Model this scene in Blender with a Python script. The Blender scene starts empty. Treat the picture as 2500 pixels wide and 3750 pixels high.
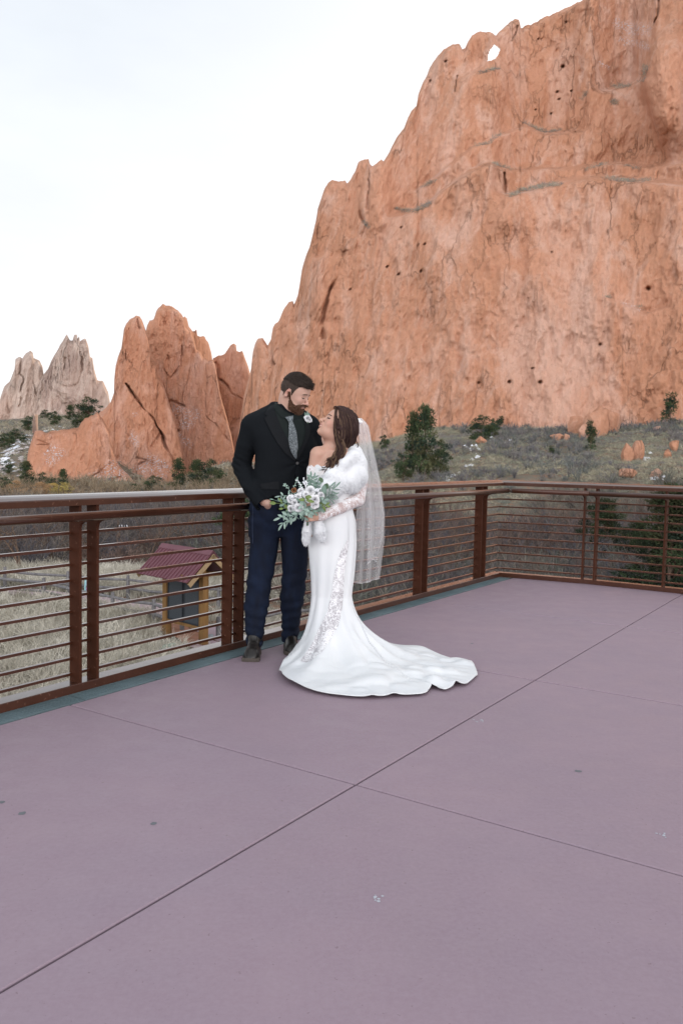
import bpy, bmesh, math, random
import numpy as np
from mathutils import Matrix, Vector
C = bpy.context.scene.collection
SC = bpy.context.scene
rnd = random.Random(7)
NR = np.random.RandomState(11)

# ------------------------------------------------------------------ camera
F, PITCH, ROLL, EYE = 3051.0, 0.067, -0.0193, 1.2862
_c, _s, _cp, _sp = math.cos(ROLL), math.sin(ROLL), math.cos(PITCH), math.sin(PITCH)
cd = bpy.data.cameras.new('camera')
cam = bpy.data.objects.new('camera', cd); C.objects.link(cam)
cd.sensor_fit = 'VERTICAL'; cd.sensor_height = 36; cd.sensor_width = 24
cd.lens = F/3750*36; cd.clip_start = 0.1; cd.clip_end = 6000
_r = Vector((_c, -_sp*_s, -_cp*_s)); _u = Vector((_s, _sp*_c, _cp*_c)); _f = Vector((0, _cp, -_sp))
m = Matrix.Identity(4)
for i in range(3):
    m[i][0], m[i][1], m[i][2] = _r[i], _u[i], -_f[i]
m[2][3] = EYE
cam.matrix_world = m
SC.camera = cam

def rays(sx, sy):
    """direction with Y = 1 through measured photo point"""
    x = (np.asarray(sx, float)-1250)/F; y = (np.asarray(sy, float)-1875)/F
    x, y = _c*x-_s*y, _s*x+_c*y
    d = np.stack([x, _cp-_sp*y, -(_cp*y+_sp)], -1)
    return d/d[..., 1:2]
def P(sx, sy, D):
    r = rays(sx, sy)*np.asarray(D, float)[..., None] if np.ndim(D) else rays(sx, sy)*D
    r = r.copy(); r[..., 2] += EYE
    return r
def G(sx, sy, z=0.0):
    r = rays(sx, sy); t = (z-EYE)/r[..., 2]
    p = r*np.asarray(t)[..., None]; p[..., 2] += EYE
    return p

# ------------------------------------------------------------------ sky, sun, exposure
SUN_AZ, SUN_EL = math.radians(25), math.radians(20)
w = bpy.data.worlds.new('World'); SC.world = w; w.use_nodes = True
nt = w.node_tree; nt.nodes.clear()
out = nt.nodes.new('ShaderNodeOutputWorld'); bg = nt.nodes.new('ShaderNodeBackground')
sky = nt.nodes.new('ShaderNodeTexSky'); sky.sky_type = 'NISHITA'; sky.sun_disc = False
sky.sun_elevation = SUN_EL; sky.sun_rotation = SUN_AZ; sky.air_density = 1.0; sky.dust_density = 2.5; sky.ozone_density = 1.0
tc = nt.nodes.new('ShaderNodeTexCoord')
mp = nt.nodes.new('ShaderNodeMapping'); mp.inputs['Scale'].default_value = (1.2, 1.2, 3.5)
ns = nt.nodes.new('ShaderNodeTexNoise'); ns.inputs['Scale'].default_value = 2.2; ns.inputs['Detail'].default_value = 6
ns.inputs['Roughness'].default_value = 0.55
cr = nt.nodes.new('ShaderNodeMapRange'); cr.inputs['From Min'].default_value = 0.36; cr.inputs['From Max'].default_value = 0.66
cr.inputs['To Min'].default_value = 0.82; cr.inputs['To Max'].default_value = 0.95
mx = nt.nodes.new('ShaderNodeMix'); mx.data_type = 'RGBA'
cg = nt.nodes.new('ShaderNodeValToRGB')      # thin bright cloud sheet, whitest low towards the sun
cg.color_ramp.elements[0].position = .05; cg.color_ramp.elements[0].color = (12.4, 12.1, 12.2, 1); cg.color_ramp.elements[1].position = .55; cg.color_ramp.elements[1].color = (9.7, 10.2, 10.8, 1)
sx3 = nt.nodes.new('ShaderNodeSeparateXYZ'); ma = nt.nodes.new('ShaderNodeMath'); ma.operation = 'MULTIPLY_ADD'; ma.inputs[1].default_value = -.45
nt.links.new(tc.outputs['Generated'], sx3.inputs[0]); nt.links.new(sx3.outputs['X'], ma.inputs[0]); nt.links.new(sx3.outputs['Z'], ma.inputs[2]); nt.links.new(ma.outputs[0], cg.inputs['Fac']); 
# added warm glow low in the unseen sky behind the camera, brightens the rocks
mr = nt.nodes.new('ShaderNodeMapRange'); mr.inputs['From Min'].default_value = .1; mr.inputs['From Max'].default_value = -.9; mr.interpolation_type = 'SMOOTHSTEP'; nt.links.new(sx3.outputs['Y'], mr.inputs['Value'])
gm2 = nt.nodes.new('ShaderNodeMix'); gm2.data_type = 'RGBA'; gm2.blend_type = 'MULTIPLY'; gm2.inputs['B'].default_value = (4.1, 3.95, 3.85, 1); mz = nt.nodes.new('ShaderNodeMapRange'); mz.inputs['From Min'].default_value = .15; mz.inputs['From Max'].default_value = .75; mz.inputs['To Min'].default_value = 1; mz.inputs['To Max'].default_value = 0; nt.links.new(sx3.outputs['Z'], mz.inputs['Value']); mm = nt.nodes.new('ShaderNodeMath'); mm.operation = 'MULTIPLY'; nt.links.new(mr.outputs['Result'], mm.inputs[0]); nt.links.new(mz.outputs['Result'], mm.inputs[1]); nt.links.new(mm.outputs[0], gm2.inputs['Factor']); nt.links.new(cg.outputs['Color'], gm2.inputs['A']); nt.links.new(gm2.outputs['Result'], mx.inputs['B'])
nt.links.new(tc.outputs['Generated'], mp.inputs['Vector']); nt.links.new(mp.outputs['Vector'], ns.inputs['Vector'])
nt.links.new(ns.outputs['Fac'], cr.inputs['Value']); nt.links.new(cr.outputs['Result'], mx.inputs['Factor'])
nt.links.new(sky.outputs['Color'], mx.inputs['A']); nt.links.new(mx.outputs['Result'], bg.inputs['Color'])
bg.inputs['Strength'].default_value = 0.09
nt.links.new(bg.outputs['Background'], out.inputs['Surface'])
sd = bpy.data.lights.new('sun', 'SUN'); sd.energy = 3.2; sd.angle = math.radians(0.5); sd.color = (1, 0.80, 0.58)
sun = bpy.data.objects.new('sun', sd); C.objects.link(sun)
sdir = Vector((math.sin(SUN_AZ)*math.cos(SUN_EL), math.cos(SUN_AZ)*math.cos(SUN_EL), math.sin(SUN_EL)))
sun.rotation_euler = sdir.to_track_quat('Z', 'Y').to_euler()
SC.view_settings.view_transform = 'Standard'; SC.view_settings.look = 'None'
SC.view_settings.exposure = 0.16; SC.view_settings.gamma = 1
SC.cycles.max_bounces = 6; SC.cycles.transparent_max_bounces = 24

# ------------------------------------------------------------------ helpers
def tag(o, label=None, cat=None, group=None, kind=None):
    if label: o['label'] = label
    if cat: o['category'] = cat
    if group: o['group'] = group
    if kind: o['kind'] = kind
    return o
def empty(name, loc, label=None, cat=None, group=None):
    o = bpy.data.objects.new(name, None); C.objects.link(o); o.location = [float(a) for a in loc]
    o.empty_display_size = 0.2
    return tag(o, label, cat, group)
def mesh(name, V, Fc, mat, parent=None, smooth=False, attrs=None):
    """V (n,3) world coordinates, Fc list/array of faces (tri or quad arrays, or a list of arrays)"""
    me = bpy.data.meshes.new(name)
    V = np.asarray(V, np.float32).reshape(-1, 3)
    if isinstance(Fc, np.ndarray): Fc = [Fc]
    if len(Fc) and not isinstance(Fc[0], np.ndarray):
        cnt = np.array([len(f) for f in Fc], np.int32); idx = np.array([i for f in Fc for i in f], np.int32)
    else:
        Fc = [f for f in Fc if len(f)]
        cnt = np.concatenate([np.full(len(f), f.shape[1], np.int32) for f in Fc]); idx = np.concatenate([f.ravel() for f in Fc]).astype(np.int32)
    if parent is not None:
        V = V-np.array(parent_origin(parent), np.float32)
    me.vertices.add(len(V)); me.vertices.foreach_set('co', V.ravel())
    me.loops.add(len(idx)); me.loops.foreach_set('vertex_index', idx)
    me.polygons.add(len(cnt)); st = np.zeros(len(cnt), np.int32); st[1:] = np.cumsum(cnt)[:-1]
    me.polygons.foreach_set('loop_start', st); me.polygons.foreach_set('loop_total', cnt)
    me.polygons.foreach_set('use_smooth', np.full(len(cnt), bool(smooth)))
    if attrs:
        for k, a in attrs.items():
            a = np.asarray(a, np.float32)
            if a.ndim == 1: at = me.attributes.new(k, 'FLOAT', 'POINT'); at.data.foreach_set('value', a)
            else:
                at = me.attributes.new(k, 'FLOAT_COLOR', 'POINT'); at.data.foreach_set('color', np.concatenate([a, np.ones((len(a), 1), np.float32)], 1).ravel())
    me.update(calc_edges=True); me.validate()
    if mat: me.materials.append(mat)
    o = bpy.data.objects.new(name, me); C.objects.link(o)
    if parent is not None: o.parent = parent
    return o
def parent_origin(p):
    v = np.zeros(3)
    while p is not None:
        v = v+np.array(p.location); p = p.parent
    return v
class MB:
    def __init__(s): s.v = []; s.f = []; s.n = 0
    def add(s, v, f):
        v = np.asarray(v, float).reshape(-1, 3)
        s.v.append(v); s.f += [[i+s.n for i in q] for q in f]; s.n += len(v); return s
    def box(s, o, ax, ay, az):
        """corner o and three edge vectors"""
        o, ax, ay, az = [np.asarray(a, float) for a in (o, ax, ay, az)]
        v = [o, o+ax, o+ax+ay, o+ay, o+az, o+ax+az, o+ax+ay+az, o+ay+az]
        return s.add(v, [[0, 3, 2, 1], [4, 5, 6, 7], [0, 1, 5, 4], [1, 2, 6, 5], [2, 3, 7, 6], [3, 0, 4, 7]])
    def prism(s, prof, a, b, side, up=(0, 0, 1)):
        """profile [(side, up)] swept from a to b"""
        a, b, side, up = [np.asarray(t, float) for t in (a, b, side, up)]
        n = len(prof)
        v = [a+side*p+up*q for p, q in prof]+[b+side*p+up*q for p, q in prof]
        f = [[i, (i+1) % n, n+(i+1) % n, n+i] for i in range(n)]+[list(range(n))[::-1], list(range(n, 2*n))]
        return s.add(v, f)
    def tube(s, pts, r, n=8, cap=True):
        v, f = tube(pts, r, n, cap); return s.add(v, f)
    def build(s, name, mat, parent=None, smooth=False):
        return mesh(name, np.concatenate(s.v), s.f, mat, parent, smooth)
def tube(pts, r, n=8, cap=True):
    pts = np.asarray(pts, float); k = len(pts); r = np.broadcast_to(np.asarray(r, float), (k,))
    t = np.gradient(pts, axis=0); t /= np.linalg.norm(t, axis=1)[:, None]+1e-12
    up = np.array([0, 0, 1.0]) if abs(t[0][2]) < .9 else np.array([1.0, 0, 0])
    v = []; a = np.cross(t[0], up); a /= np.linalg.norm(a)
    ang = np.arange(n)*2*np.pi/n
    for i in range(k):
        a = a-t[i]*(a@t[i]); a /= np.linalg.norm(a); b = np.cross(t[i], a)
        v.append(pts[i]+r[i]*(np.cos(ang)[:, None]*a+np.sin(ang)[:, None]*b))
    f = [[i*n+j, i*n+(j+1) % n, (i+1)*n+(j+1) % n, (i+1)*n+j] for i in range(k-1) for j in range(n)]
    if cap: f += [list(range(n))[::-1], [(k-1)*n+j for j in range(n)]]
    return np.concatenate(v), f
def smooth_path(pts, m=8):
    """Catmull-Rom"""
    p = np.asarray(pts, float); p = np.concatenate([2*p[:1]-p[1:2], p, 2*p[-1:]-p[-2:-1]])
    o = []
    for i in range(1, len(p)-2):
        for t in np.arange(m)/m:
            o.append(.5*(2*p[i]+(p[i+1]-p[i-1])*t+(2*p[i-1]-5*p[i]+4*p[i+1]-p[i+2])*t*t+(3*p[i]-p[i-1]-3*p[i+1]+p[i+2])*t**3))
    o.append(p[-2]); return np.array(o)

# numpy gradient noise
_T = np.random.RandomState(5).rand(64, 64, 64).astype(np.float32).ravel()*2-1
def vnoise(p, s=0):
    p = np.asarray(p, np.float64); sh = p.shape[:-1]; p = p.reshape(-1, 3); fl = np.floor(p); f = (p-fl).astype(np.float32); i = fl.astype(np.int32)+np.array([s*7, s*13, s*29], np.int32)
    f = f*f*f*(f*(f*6-15)+10); x0, y0, z0 = (i[:, 0] & 63)*4096, (i[:, 1] & 63)*64, i[:, 2] & 63; x1, y1, z1_ = ((i[:, 0]+1) & 63)*4096, ((i[:, 1]+1) & 63)*64, (i[:, 2]+1) & 63
    fx, fy, fz = f[:, 0], f[:, 1], f[:, 2]; L = lambda a, b, t: a+(b-a)*t
    r = L(L(L(_T[x0+y0+z0], _T[x0+y0+z1_], fz), L(_T[x0+y1+z0], _T[x0+y1+z1_], fz), fy), L(L(_T[x1+y0+z0], _T[x1+y0+z1_], fz), L(_T[x1+y1+z0], _T[x1+y1+z1_], fz), fy), fx)
    return r.reshape(sh)
def fbm(p, oct=4, s=0, gain=.5, ridge=False):
    r = 0; a = 1; t = 0; p = np.asarray(p, float)
    for k in range(oct):
        n = vnoise(p+k*17.3, s+k)
        if ridge: n = 1-2*np.abs(n)
        r = r+a*n; t += a; a *= gain; p = p*2.03
    return r/t

# materials
def mat(name, col, rough=.7, spec=.3, metal=0, noise=None, bump=None, **k):
    """noise: (scale, amount, stretch xyz) value variation; bump: (scale, strength, distance)"""
    m = bpy.data.materials.new(name); m.use_nodes = True; nt = m.node_tree; b = nt.nodes['Principled BSDF']
    b.inputs['Base Color'].default_value = (*col, 1); b.inputs['Roughness'].default_value = rough
    b.inputs['Specular IOR Level'].default_value = spec; b.inputs['Metallic'].default_value = metal
    for kk, v in k.items(): b.inputs[kk].default_value = v
    if noise or bump: t = nt.nodes.new('ShaderNodeTexCoord')
    if noise:
        n = nt.nodes.new('ShaderNodeTexNoise'); n.inputs['Scale'].default_value = noise[0]; n.inputs['Detail'].default_value = 6
        src = t.outputs['Object']
        if len(noise) > 2:
            q = nt.nodes.new('ShaderNodeMapping'); q.inputs['Scale'].default_value = noise[2]; nt.links.new(src, q.inputs['Vector']); src = q.outputs['Vector']
        nt.links.new(src, n.inputs['Vector'])
        r = nt.nodes.new('ShaderNodeMapRange'); r.inputs['From Min'].default_value = .3; r.inputs['From Max'].default_value = .7
        r.inputs['To Min'].default_value = 1-noise[1]; r.inputs['To Max'].default_value = 1+noise[1]
        nt.links.new(n.outputs['Fac'], r.inputs['Value'])
        x = nt.nodes.new('ShaderNodeVectorMath'); x.operation = 'SCALE'; x.inputs[0].default_value = col
        nt.links.new(r.outputs['Result'], x.inputs['Scale']); nt.links.new(x.outputs['Vector'], b.inputs['Base Color'])
    if bump:
        n2 = nt.nodes.new('ShaderNodeTexNoise'); n2.inputs['Scale'].default_value = bump[0]; n2.inputs['Detail'].default_value = 5
        bm = nt.nodes.new('ShaderNodeBump'); bm.inputs['Strength'].default_value = bump[1]; bm.inputs['Distance'].default_value = bump[2]
        nt.links.new(t.outputs['Object'], n2.inputs['Vector']); nt.links.new(n2.outputs['Fac'], bm.inputs['Height']); nt.links.new(bm.outputs['Normal'], b.inputs['Normal'])
    return m
class NT:
    """tiny node helper"""
    def __init__(s, m): s.nt = m.node_tree; s.b = s.nt.nodes['Principled BSDF']
    def n(s, t, **k):
        x = s.nt.nodes.new('ShaderNode'+t)
        for kk, v in k.items(): setattr(x, kk, v)
        return x
    def l(s, a, b): s.nt.links.new(a, b)
    def noise(s, vec, scale, detail=6, rough=.55, stretch=None, dist=0):
        if stretch:
            q = s.n('Mapping'); q.inputs['Scale'].default_value = stretch; s.l(vec, q.inputs['Vector']); vec = q.outputs['Vector']
        x = s.n('TexNoise'); x.inputs['Scale'].default_value = scale; x.inputs['Detail'].default_value = detail; x.inputs['Roughness'].default_value = rough
        x.inputs['Distortion'].default_value = dist; s.l(vec, x.inputs['Vector']); return x.outputs['Fac']
    def rng(s, v, a, b, c=0, d=1, smooth=False):
        x = s.n('MapRange'); x.inputs['From Min'].default_value = a; x.inputs['From Max'].default_value = b
        x.inputs['To Min'].default_value = c; x.inputs['To Max'].default_value = d
        if smooth: x.interpolation_type = 'SMOOTHSTEP'
        s.l(v, x.inputs['Value']); return x.outputs['Result']
    def mix(s, f, a, b, mode='MIX'):
        x = s.n('Mix'); x.data_type = 'RGBA'; x.blend_type = mode
        for v, k in ((f, 'Factor'), (a, 'A'), (b, 'B')):
            if hasattr(v, 'is_linked') or hasattr(v, 'links'): s.l(v, x.inputs[k])
            elif k == 'Factor': x.inputs[k].default_value = v
            else: x.inputs[k].default_value = (*v, 1)
        return x.outputs['Result']
    def math(s, op, a, b=None):
        x = s.n('Math'); x.operation = op
        for i, v in enumerate((a, b)):
            if v is None: continue
            if hasattr(v, 'links'): s.l(v, x.inputs[i])
            else: x.inputs[i].default_value = v
        return x.outputs[0]
    def bump(s, h, strength, dist):
        x = s.n('Bump'); x.inputs['Strength'].default_value = strength; x.inputs['Distance'].default_value = dist; s.l(h, x.inputs['Height'])
        s.l(x.outputs['Normal'], s.b.inputs['Normal'])
    def attr(s, name):
        x = s.n('Attribute'); x.attribute_name = name; return x
    def obj(s): return s.n('TexCoord').outputs['Object']
def new(name, rough=.8, spec=.2):
    m = bpy.data.materials.new(name); m.use_nodes = True; k = NT(m)
    k.b.inputs['Roughness'].default_value = rough; k.b.inputs['Specular IOR Level'].default_value = spec
    return m, k

# deck frame: u runs along the long railing, v to its right
AZ = 0.5885
U = np.array([math.sin(AZ), math.cos(AZ), 0]); Vv = np.array([math.cos(AZ), -math.sin(AZ), 0]); Z = np.array([0, 0, 1.0])
def uv(u, v, z=0): return U*u+Vv*v+Z*z

# ------------------------------------------------------------------ deck
dm, k = new('mauve_concrete', .62, .35)
ob = k.obj()
big = k.noise(ob, .9, 5, .6); fine = k.noise(ob, 55, 4, .7); streak = k.noise(ob, 6, 6, .6)
c = k.mix(k.rng(big, .3, .7), (.250, .192, .236), (.292, .212, .250)); md = k.noise(ob, .33, 6, .7); c = k.mix(k.rng(md, .46, .62, 0, .5), c, (.235, .175, .205))
c = k.mix(k.rng(streak, .35, .7, 0, .35), c, (.25, .180, .222))
c = k.mix(k.rng(fine, .35, .75, 0, .45), c, (.33, .26, .31))
sp_ = k.noise(ob, 62, 3, .6)
c = k.mix(k.rng(sp_, .66, .73, 0, .6), c, (.15, .10, .11))
st = k.noise(ob, 2.6, 3, .5, dist=.4)
c = k.mix(k.rng(st, .70, .76, 0, .30), c, (.22, .19, .22))
st2 = k.noise(ob, 4.3, 8, .75, stretch=(1, 1.6, 1), dist=.3)
c = k.mix(k.rng(st2, .66, .76, 0, .45), c, (.22, .15, .175))
st3 = k.noise(ob, 19, 5, .75, stretch=(1, 2.2, 1))
c = k.mix(k.rng(st3, .70, .78, 0, .5), c, (.43, .34, .38))
k.l(c, k.b.inputs['Base Color'])
k.l(k.rng(streak, .3, .7, .5, .72), k.b.inputs['Roughness'])
k.bump(fine, .25, .002)
jm = mat('dark_joint', (.05, .035, .04), .9)  # dark colour of the base showing in the joints between slabs
vE = -3.437; gap = .0048
vl = [vE, -1.711, .24, 2.19, 4.2]; ul = [-5.1, -3.15, -1.2, .75, 2.70, 4.63, 6.60, 8.50]
b = MB()
KP = np.array([1.75, 9.056]); J2 = np.array([2.588, 8.639]); R3 = np.array([3.363, 8.103])
for i in range(len(vl)-1):
    for j in range(len(ul)-1):
        gu = lambda q: .0085 if q > 3 else gap
        u0, u1, v0, v1 = ul[j]+gu(ul[j]), ul[j+1]-gu(ul[j+1]), vl[i]+gap, vl[i+1]-gap
        e = .004
        if j == len(ul)-2: u1 = 8.75
        n = 10
        # slab top with small chamfered edge
        q = [(u0+e, v0+e), (u1-e, v0+e), (u1-e, v1-e), (u0+e, v1-e)]; qo = [(u0, v0), (u1, v0), (u1, v1), (u0, v1)]
        vs = [uv(a, c_, 0) for a, c_ in q]+[uv(a, c_, -e) for a, c_ in qo]+[uv(a, c_, -.16) for a, c_ in qo]
        f = [[0, 3, 2, 1]]+[[t, (t+1) % 4, 4+(t+1) % 4, 4+t] for t in range(4)]+[[4+t, 4+(t+1) % 4, 8+(t+1) % 4, 8+t] for t in range(4)]+[[8, 9, 10, 11]]
        b.add(vs, f)
deck = b.build('deck', dm); tag(deck, kind='structure')
b = MB(); b.box(uv(-5.1, vE, -.3), U*13.85, Vv*7.6, Z*.29-Z*.005); sub = b.build('deck_base', jm); tag(sub, kind='structure')
# stains on the deck: thin real drops of gum / paint
gum = mat('dark_spot', (.13, .14, .155), .6); pale = mat('pale_spot', (.40, .42, .47), .6)
def spot(pts, mt, name, lab, cat, grp):
    b = MB()
    for sx, sy, r in pts:
        p = G(sx, sy, .0); a = np.linspace(0, 2*np.pi, 15)[:-1]; rr = r*(1+.25*NR.randn(14)*.5)
        v = [p+Z*.0022]+[p+np.array([math.cos(t)*q, math.sin(t)*q, .001]) for t, q in zip(a, rr)]
        b.add(v, [[0, i+1, (i+1) % 14+1] for i in range(14)])
    return tag(b.build(name, mt), lab, cat, grp)
for sx, sy, r, lab in ((2115, 2824, .014, 'small dark round spot on the deck at the right, beyond the long joint'), (83, 2979, .013, 'dark oval spot on the deck at the far left'),
                       (8, 2938, .012, 'dark spot on the deck cut by the left picture edge'), (563, 3016, .011, 'faint dark spot on the deck left of the joint crossing'),
                       (1727, 2357, .012, 'small grey spot on the deck behind the dress train')):
    spot([(sx, sy, r)], gum, 'deck_spot', lab, 'stain', 'dark spots on the deck')
for sx, sy, lab in ((2424, 3056, 'pale speckled spot on the deck at the right edge'), (1390, 3292, 'pale speckled spot on the deck in the lower middle'), (1760, 2643, 'pale scuff on the deck below the dress train')):
    spot([(sx+NR.randn()*12, sy+NR.randn()*6, .002+.004*NR.rand()) for _ in range(7)], pale, 'pale_spot', lab, 'stain', 'pale specks on the deck')

# grey-green drain strip beside the rail, in panels
gm = mat('galvanised_grate', (.135, .195, .215), .55, .4, .35, noise=(3, .18), bump=(180, .3, .001))
gr = empty('drain_grate', uv(2, -3.5, 0), 'blue-grey metal grate strip running along the foot of the long railing', 'drain')
u0 = -1.2
while u0 < 8.4:
    u1 = min(u0+.5, 8.47); b = MB()
    b.box(uv(u0+.003, -3.582, -.02), U*(u1-u0-.006), Vv*.140, Z*.021)
    for q in np.arange(u0+.03, u1-.02, .022): b.box(uv(q, -3.56, .001), U*.008, Vv*.10, Z*.002)
    b.build('panel', gm, gr); u0 = u1

# ------------------------------------------------------------------ railing
rm, k = new('brown_painted_steel', .40, .15)
ob = k.obj(); n1 = k.noise(ob, 5, 6, .6); n2 = k.noise(ob, 60, 3, .5)
c = k.mix(k.rng(n1, .3, .7), (.044, .0155, .0085), (.062, .0215, .0120))
c = k.mix(k.rng(n2, .66, .74, 0, .6), c, (.20, .10, .07))
k.l(c, k.b.inputs['Base Color']); k.l(k.rng(n1, .3, .7, .28, .42), k.b.inputs['Roughness']); k.b.inputs['Coat Weight'].default_value = 1; k.b.inputs['Coat Roughness'].default_value = .10; k.b.inputs['Coat IOR'].default_value = 1.33; k.bump(n2, .08, .0008)
pm2 = rm.copy(); pm2.name = 'brown_painted_post'; _b = pm2.node_tree.nodes['Principled BSDF']; _b.inputs['Coat Weight'].default_value = 0; _b.inputs['Specular IOR Level'].default_value = .08
for l_ in list(pm2.node_tree.links):
    if l_.to_socket == _b.inputs['Roughness']: pm2.node_tree.links.remove(l_)
_b.inputs['Roughness'].default_value = .55
def rail(a, b_, posts, lab, miter0=0., miter1=0., n_='railing'):
    """a, b_: ends of the inner foot line; out = away from the deck; posts: distances along"""
    a = np.array([a[0], a[1], 0.]); b_ = np.array([b_[0], b_[1], 0.]); L = np.linalg.norm(b_-a); d = (b_-a)/L
    outw = np.array([-d[1], d[0], 0.])
    if outw@(a+b_) < 0: outw = -outw
    root = empty(n_, (a+b_)/2, lab, 'railing')
    def sweep(prof, name, sm=False, m=None):
        # mitred ends: shift along d proportional to the outward offset
        n = len(prof)
        v = [a+outw*p+Z*q+d*(-p*miter0) for p, q in prof]+[b_+outw*p+Z*q+d*(p*miter1) for p, q in prof]
        f = [[i, (i+1) % n, n+(i+1) % n, n+i] for i in range(n)]+[list(range(n))[::-1], list(range(n, 2*n))]
        return mesh(name, np.array(v), f, m or rm, root, sm)
    sweep([(0, .002), (0, .044), (.003, .047), (.097, .047), (.10, .044), (.10, .002)], 'bottom_rail')
    sweep([(-.008, 1.0), (-.008, 1.030), (-.003, 1.036), (.03, 1.047), (.06, 1.054), (.10, 1.058), (.112, 1.054), (.112, 1.0)], 'top_rail')
    r = .025; pr = [(-.105+r*math.cos(t), .952+r*math.sin(t)) for t in np.linspace(0, 2*np.pi, 21)[:-1]]
    sweep(pr, 'handrail', True)
    for i in range(10):
        z = .088+.0847*i; h = .0075
        sweep([(.060, z-h), (.060, z+h), (.080, z+h), (.080, z-h)], 'bar')
    for s_ in posts:
        o = a+d*s_; mb = MB(); t = .017
        # plate in stacked quads, flaring inward to carry the handrail
        lv = [(.047, .004, .084), (.88, .004, .084), (.899, -.003, .084), (.910, -.018, .084), (.918, -.048, .084), (.926, -.10, .084), (.934, -.105, .084), (.936, .004, .084), (1.0, .004, .084)]
        vs = []
        for z_, i0, i1 in lv: vs += [o+outw*i0+Z*z_-d*t/2, o+outw*i1+Z*z_-d*t/2, o+outw*i1+Z*z_+d*t/2, o+outw*i0+Z*z_+d*t/2]
        mb.add(vs, [[4*q_+e0, 4*q_+e1, 4*q_+4+e1, 4*q_+4+e0] for q_ in range(len(lv)-1) for e0, e1 in ((0, 1), (1, 2), (2, 3), (3, 0))])
        p = mb.build('post', pm2, root)
    return root, a, d, outw
K3 = KP
def along(p): q = G(*p, .047)[:2]; return q
A0 = (uv(-1.5, -3.584))[:2]
LL = np.linalg.norm(K3-A0)
def dist_on(p, a, b_):
    d = (b_-a)/np.linalg.norm(b_-a); return float((along(p)-a)@d)
# left rail joins at the double posts beside the man
s1 = [dist_on(p, A0, K3) for p in ((265, 2493), (820, 2351), (1511, 2170), (1724.5, 2112.7))]
print('posts', s1, LL)
split = s1[1]+.06
dL = (K3-A0)/LL; Msp = A0+dL*split
rail(A0, Msp, [s1[0]-3.9, s1[0]-3.78, s1[0]-1.35, s1[0]-1.23, s1[0], s1[0]+.115, s1[1]], 'brown steel railing section at the left, in front of the kiosk', 0, 0)
rail(Msp, K3, [s1[1]+.115-split, s1[2]-split, s1[2]-split+.115, s1[3]-split, s1[3]-split+.115], 'brown steel railing section behind the couple, running to the far corner', 0, 1.0)
d2 = (J2-KP)/np.linalg.norm(J2-KP)
rail(KP, J2, [.02+np.linalg.norm(J2-KP)-.09], 'short brown steel railing section right of the far corner', 1.15, 0.04)
d3 = (R3-J2)/np.linalg.norm(R3-J2)
rail(J2, J2+d3*3.2, [.05, .74, 1.10, 1.22, 2.2], 'brown steel railing section at the right edge with dark evergreens behind', 0.04, 0)
# ------------------------------------------------------------------ terrain
def hz(sx): return 1670.6+0.0193*(np.asarray(sx, float)-1250)
TC = {  # photo column: (distance, photo row or height 'z')
 -900: [(5, 'z', -4.9), (35, 'z', -5.0), (60, 'z', -5.8), (110, 'z', -6.2), (160, 'z', -5.5), (230, 'y', 1720), (320, 'y', 1620), (450, 'y', 1500), (900, 'y', 1480)],
 0:    [(5, 'z', -4.9), (35, 'z', -5.0), (60, 'z', -5.8), (110, 'z', -6.2), (160, 'z', -5.5), (210, 'y', 1760), (260, 'y', 1690), (330, 'y', 1600), (450, 'y', 1532), (900, 'y', 1600)],
 200:  [(5, 'z', -4.9), (35, 'z', -5.0), (60, 'z', -5.8), (110, 'z', -6.2), (160, 'z', -5.5), (205, 'y', 1795), (255, 'y', 1660), (330, 'y', 1570), (450, 'y', 1515), (900, 'y', 1600)],
 380:  [(5, 'z', -4.9), (35, 'z', -5.0), (60, 'z', -5.8), (110, 'z', -6.2), (160, 'z', -5.5), (205, 'y', 1797), (250, 'y', 1640), (330, 'y', 1530), (450, 'y', 1525), (900, 'y', 1600)],
 600:  [(5, 'z', -4.9), (35, 'z', -5.0), (60, 'z', -5.8), (110, 'z', -6.2), (160, 'z', -5.5), (205, 'y', 1795), (245, 'y', 1775), (330, 'y', 1740), (450, 'y', 1700), (900, 'y', 1650)],
 850:  [(5, 'z', -4.9), (35, 'z', -5.0), (60, 'z', -5.6), (100, 'z', -5.6), (140, 'z', -5.0), (190, 'y', 1722), (245, 'y', 1700), (330, 'y', 1690), (450, 'y', 1680), (900, 'y', 1650)],
 1300: [(5, 'z', -4.9), (35, 'z', -5.2), (60, 'z', -5.6), (88, 'z', -5.0), (104, 'y', 1765), (135, 'y', 1690), (168, 'y', 1638), (210, 'y', 1630), (330, 'y', 1640), (900, 'y', 1650)],
 1600: [(5, 'z', -4.9), (35, 'z', -5.4), (60, 'z', -5.8), (84, 'z', -5.3), (100, 'y', 1768), (130, 'y', 1645), (157, 'y', 1572), (200, 'y', 1590), (330, 'y', 1640), (900, 'y', 1650)],
 2000: [(5, 'z', -4.9), (35, 'z', -5.4), (60, 'z', -5.8), (80, 'z', -5.3), (96, 'y', 1770), (128, 'y', 1640), (152, 'y', 1562), (200, 'y', 1590), (330, 'y', 1640), (900, 'y', 1650)],
 2500: [(5, 'z', -4.9), (35, 'z', -5.2), (60, 'z', -5.2), (76, 'z', -4.6), (90, 'y', 1790), (120, 'y', 1640), (142, 'y', 1543), (200, 'y', 1590), (330, 'y', 1640), (900, 'y', 1650)],
 3500: [(5, 'z', -4.9), (35, 'z', -5.0), (60, 'z', -4.6), (76, 'z', -4.0), (85, 'y', 1790), (110, 'y', 1640), (125, 'y', 1540), (200, 'y', 1590), (330, 'y', 1640), (900, 'y', 1650)]}
Dg = np.concatenate([np.geomspace(5, 60, 60), np.geomspace(61, 240, 200), np.geomspace(242, 900, 60)])
txs = sorted(TC); tz = []
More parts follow.
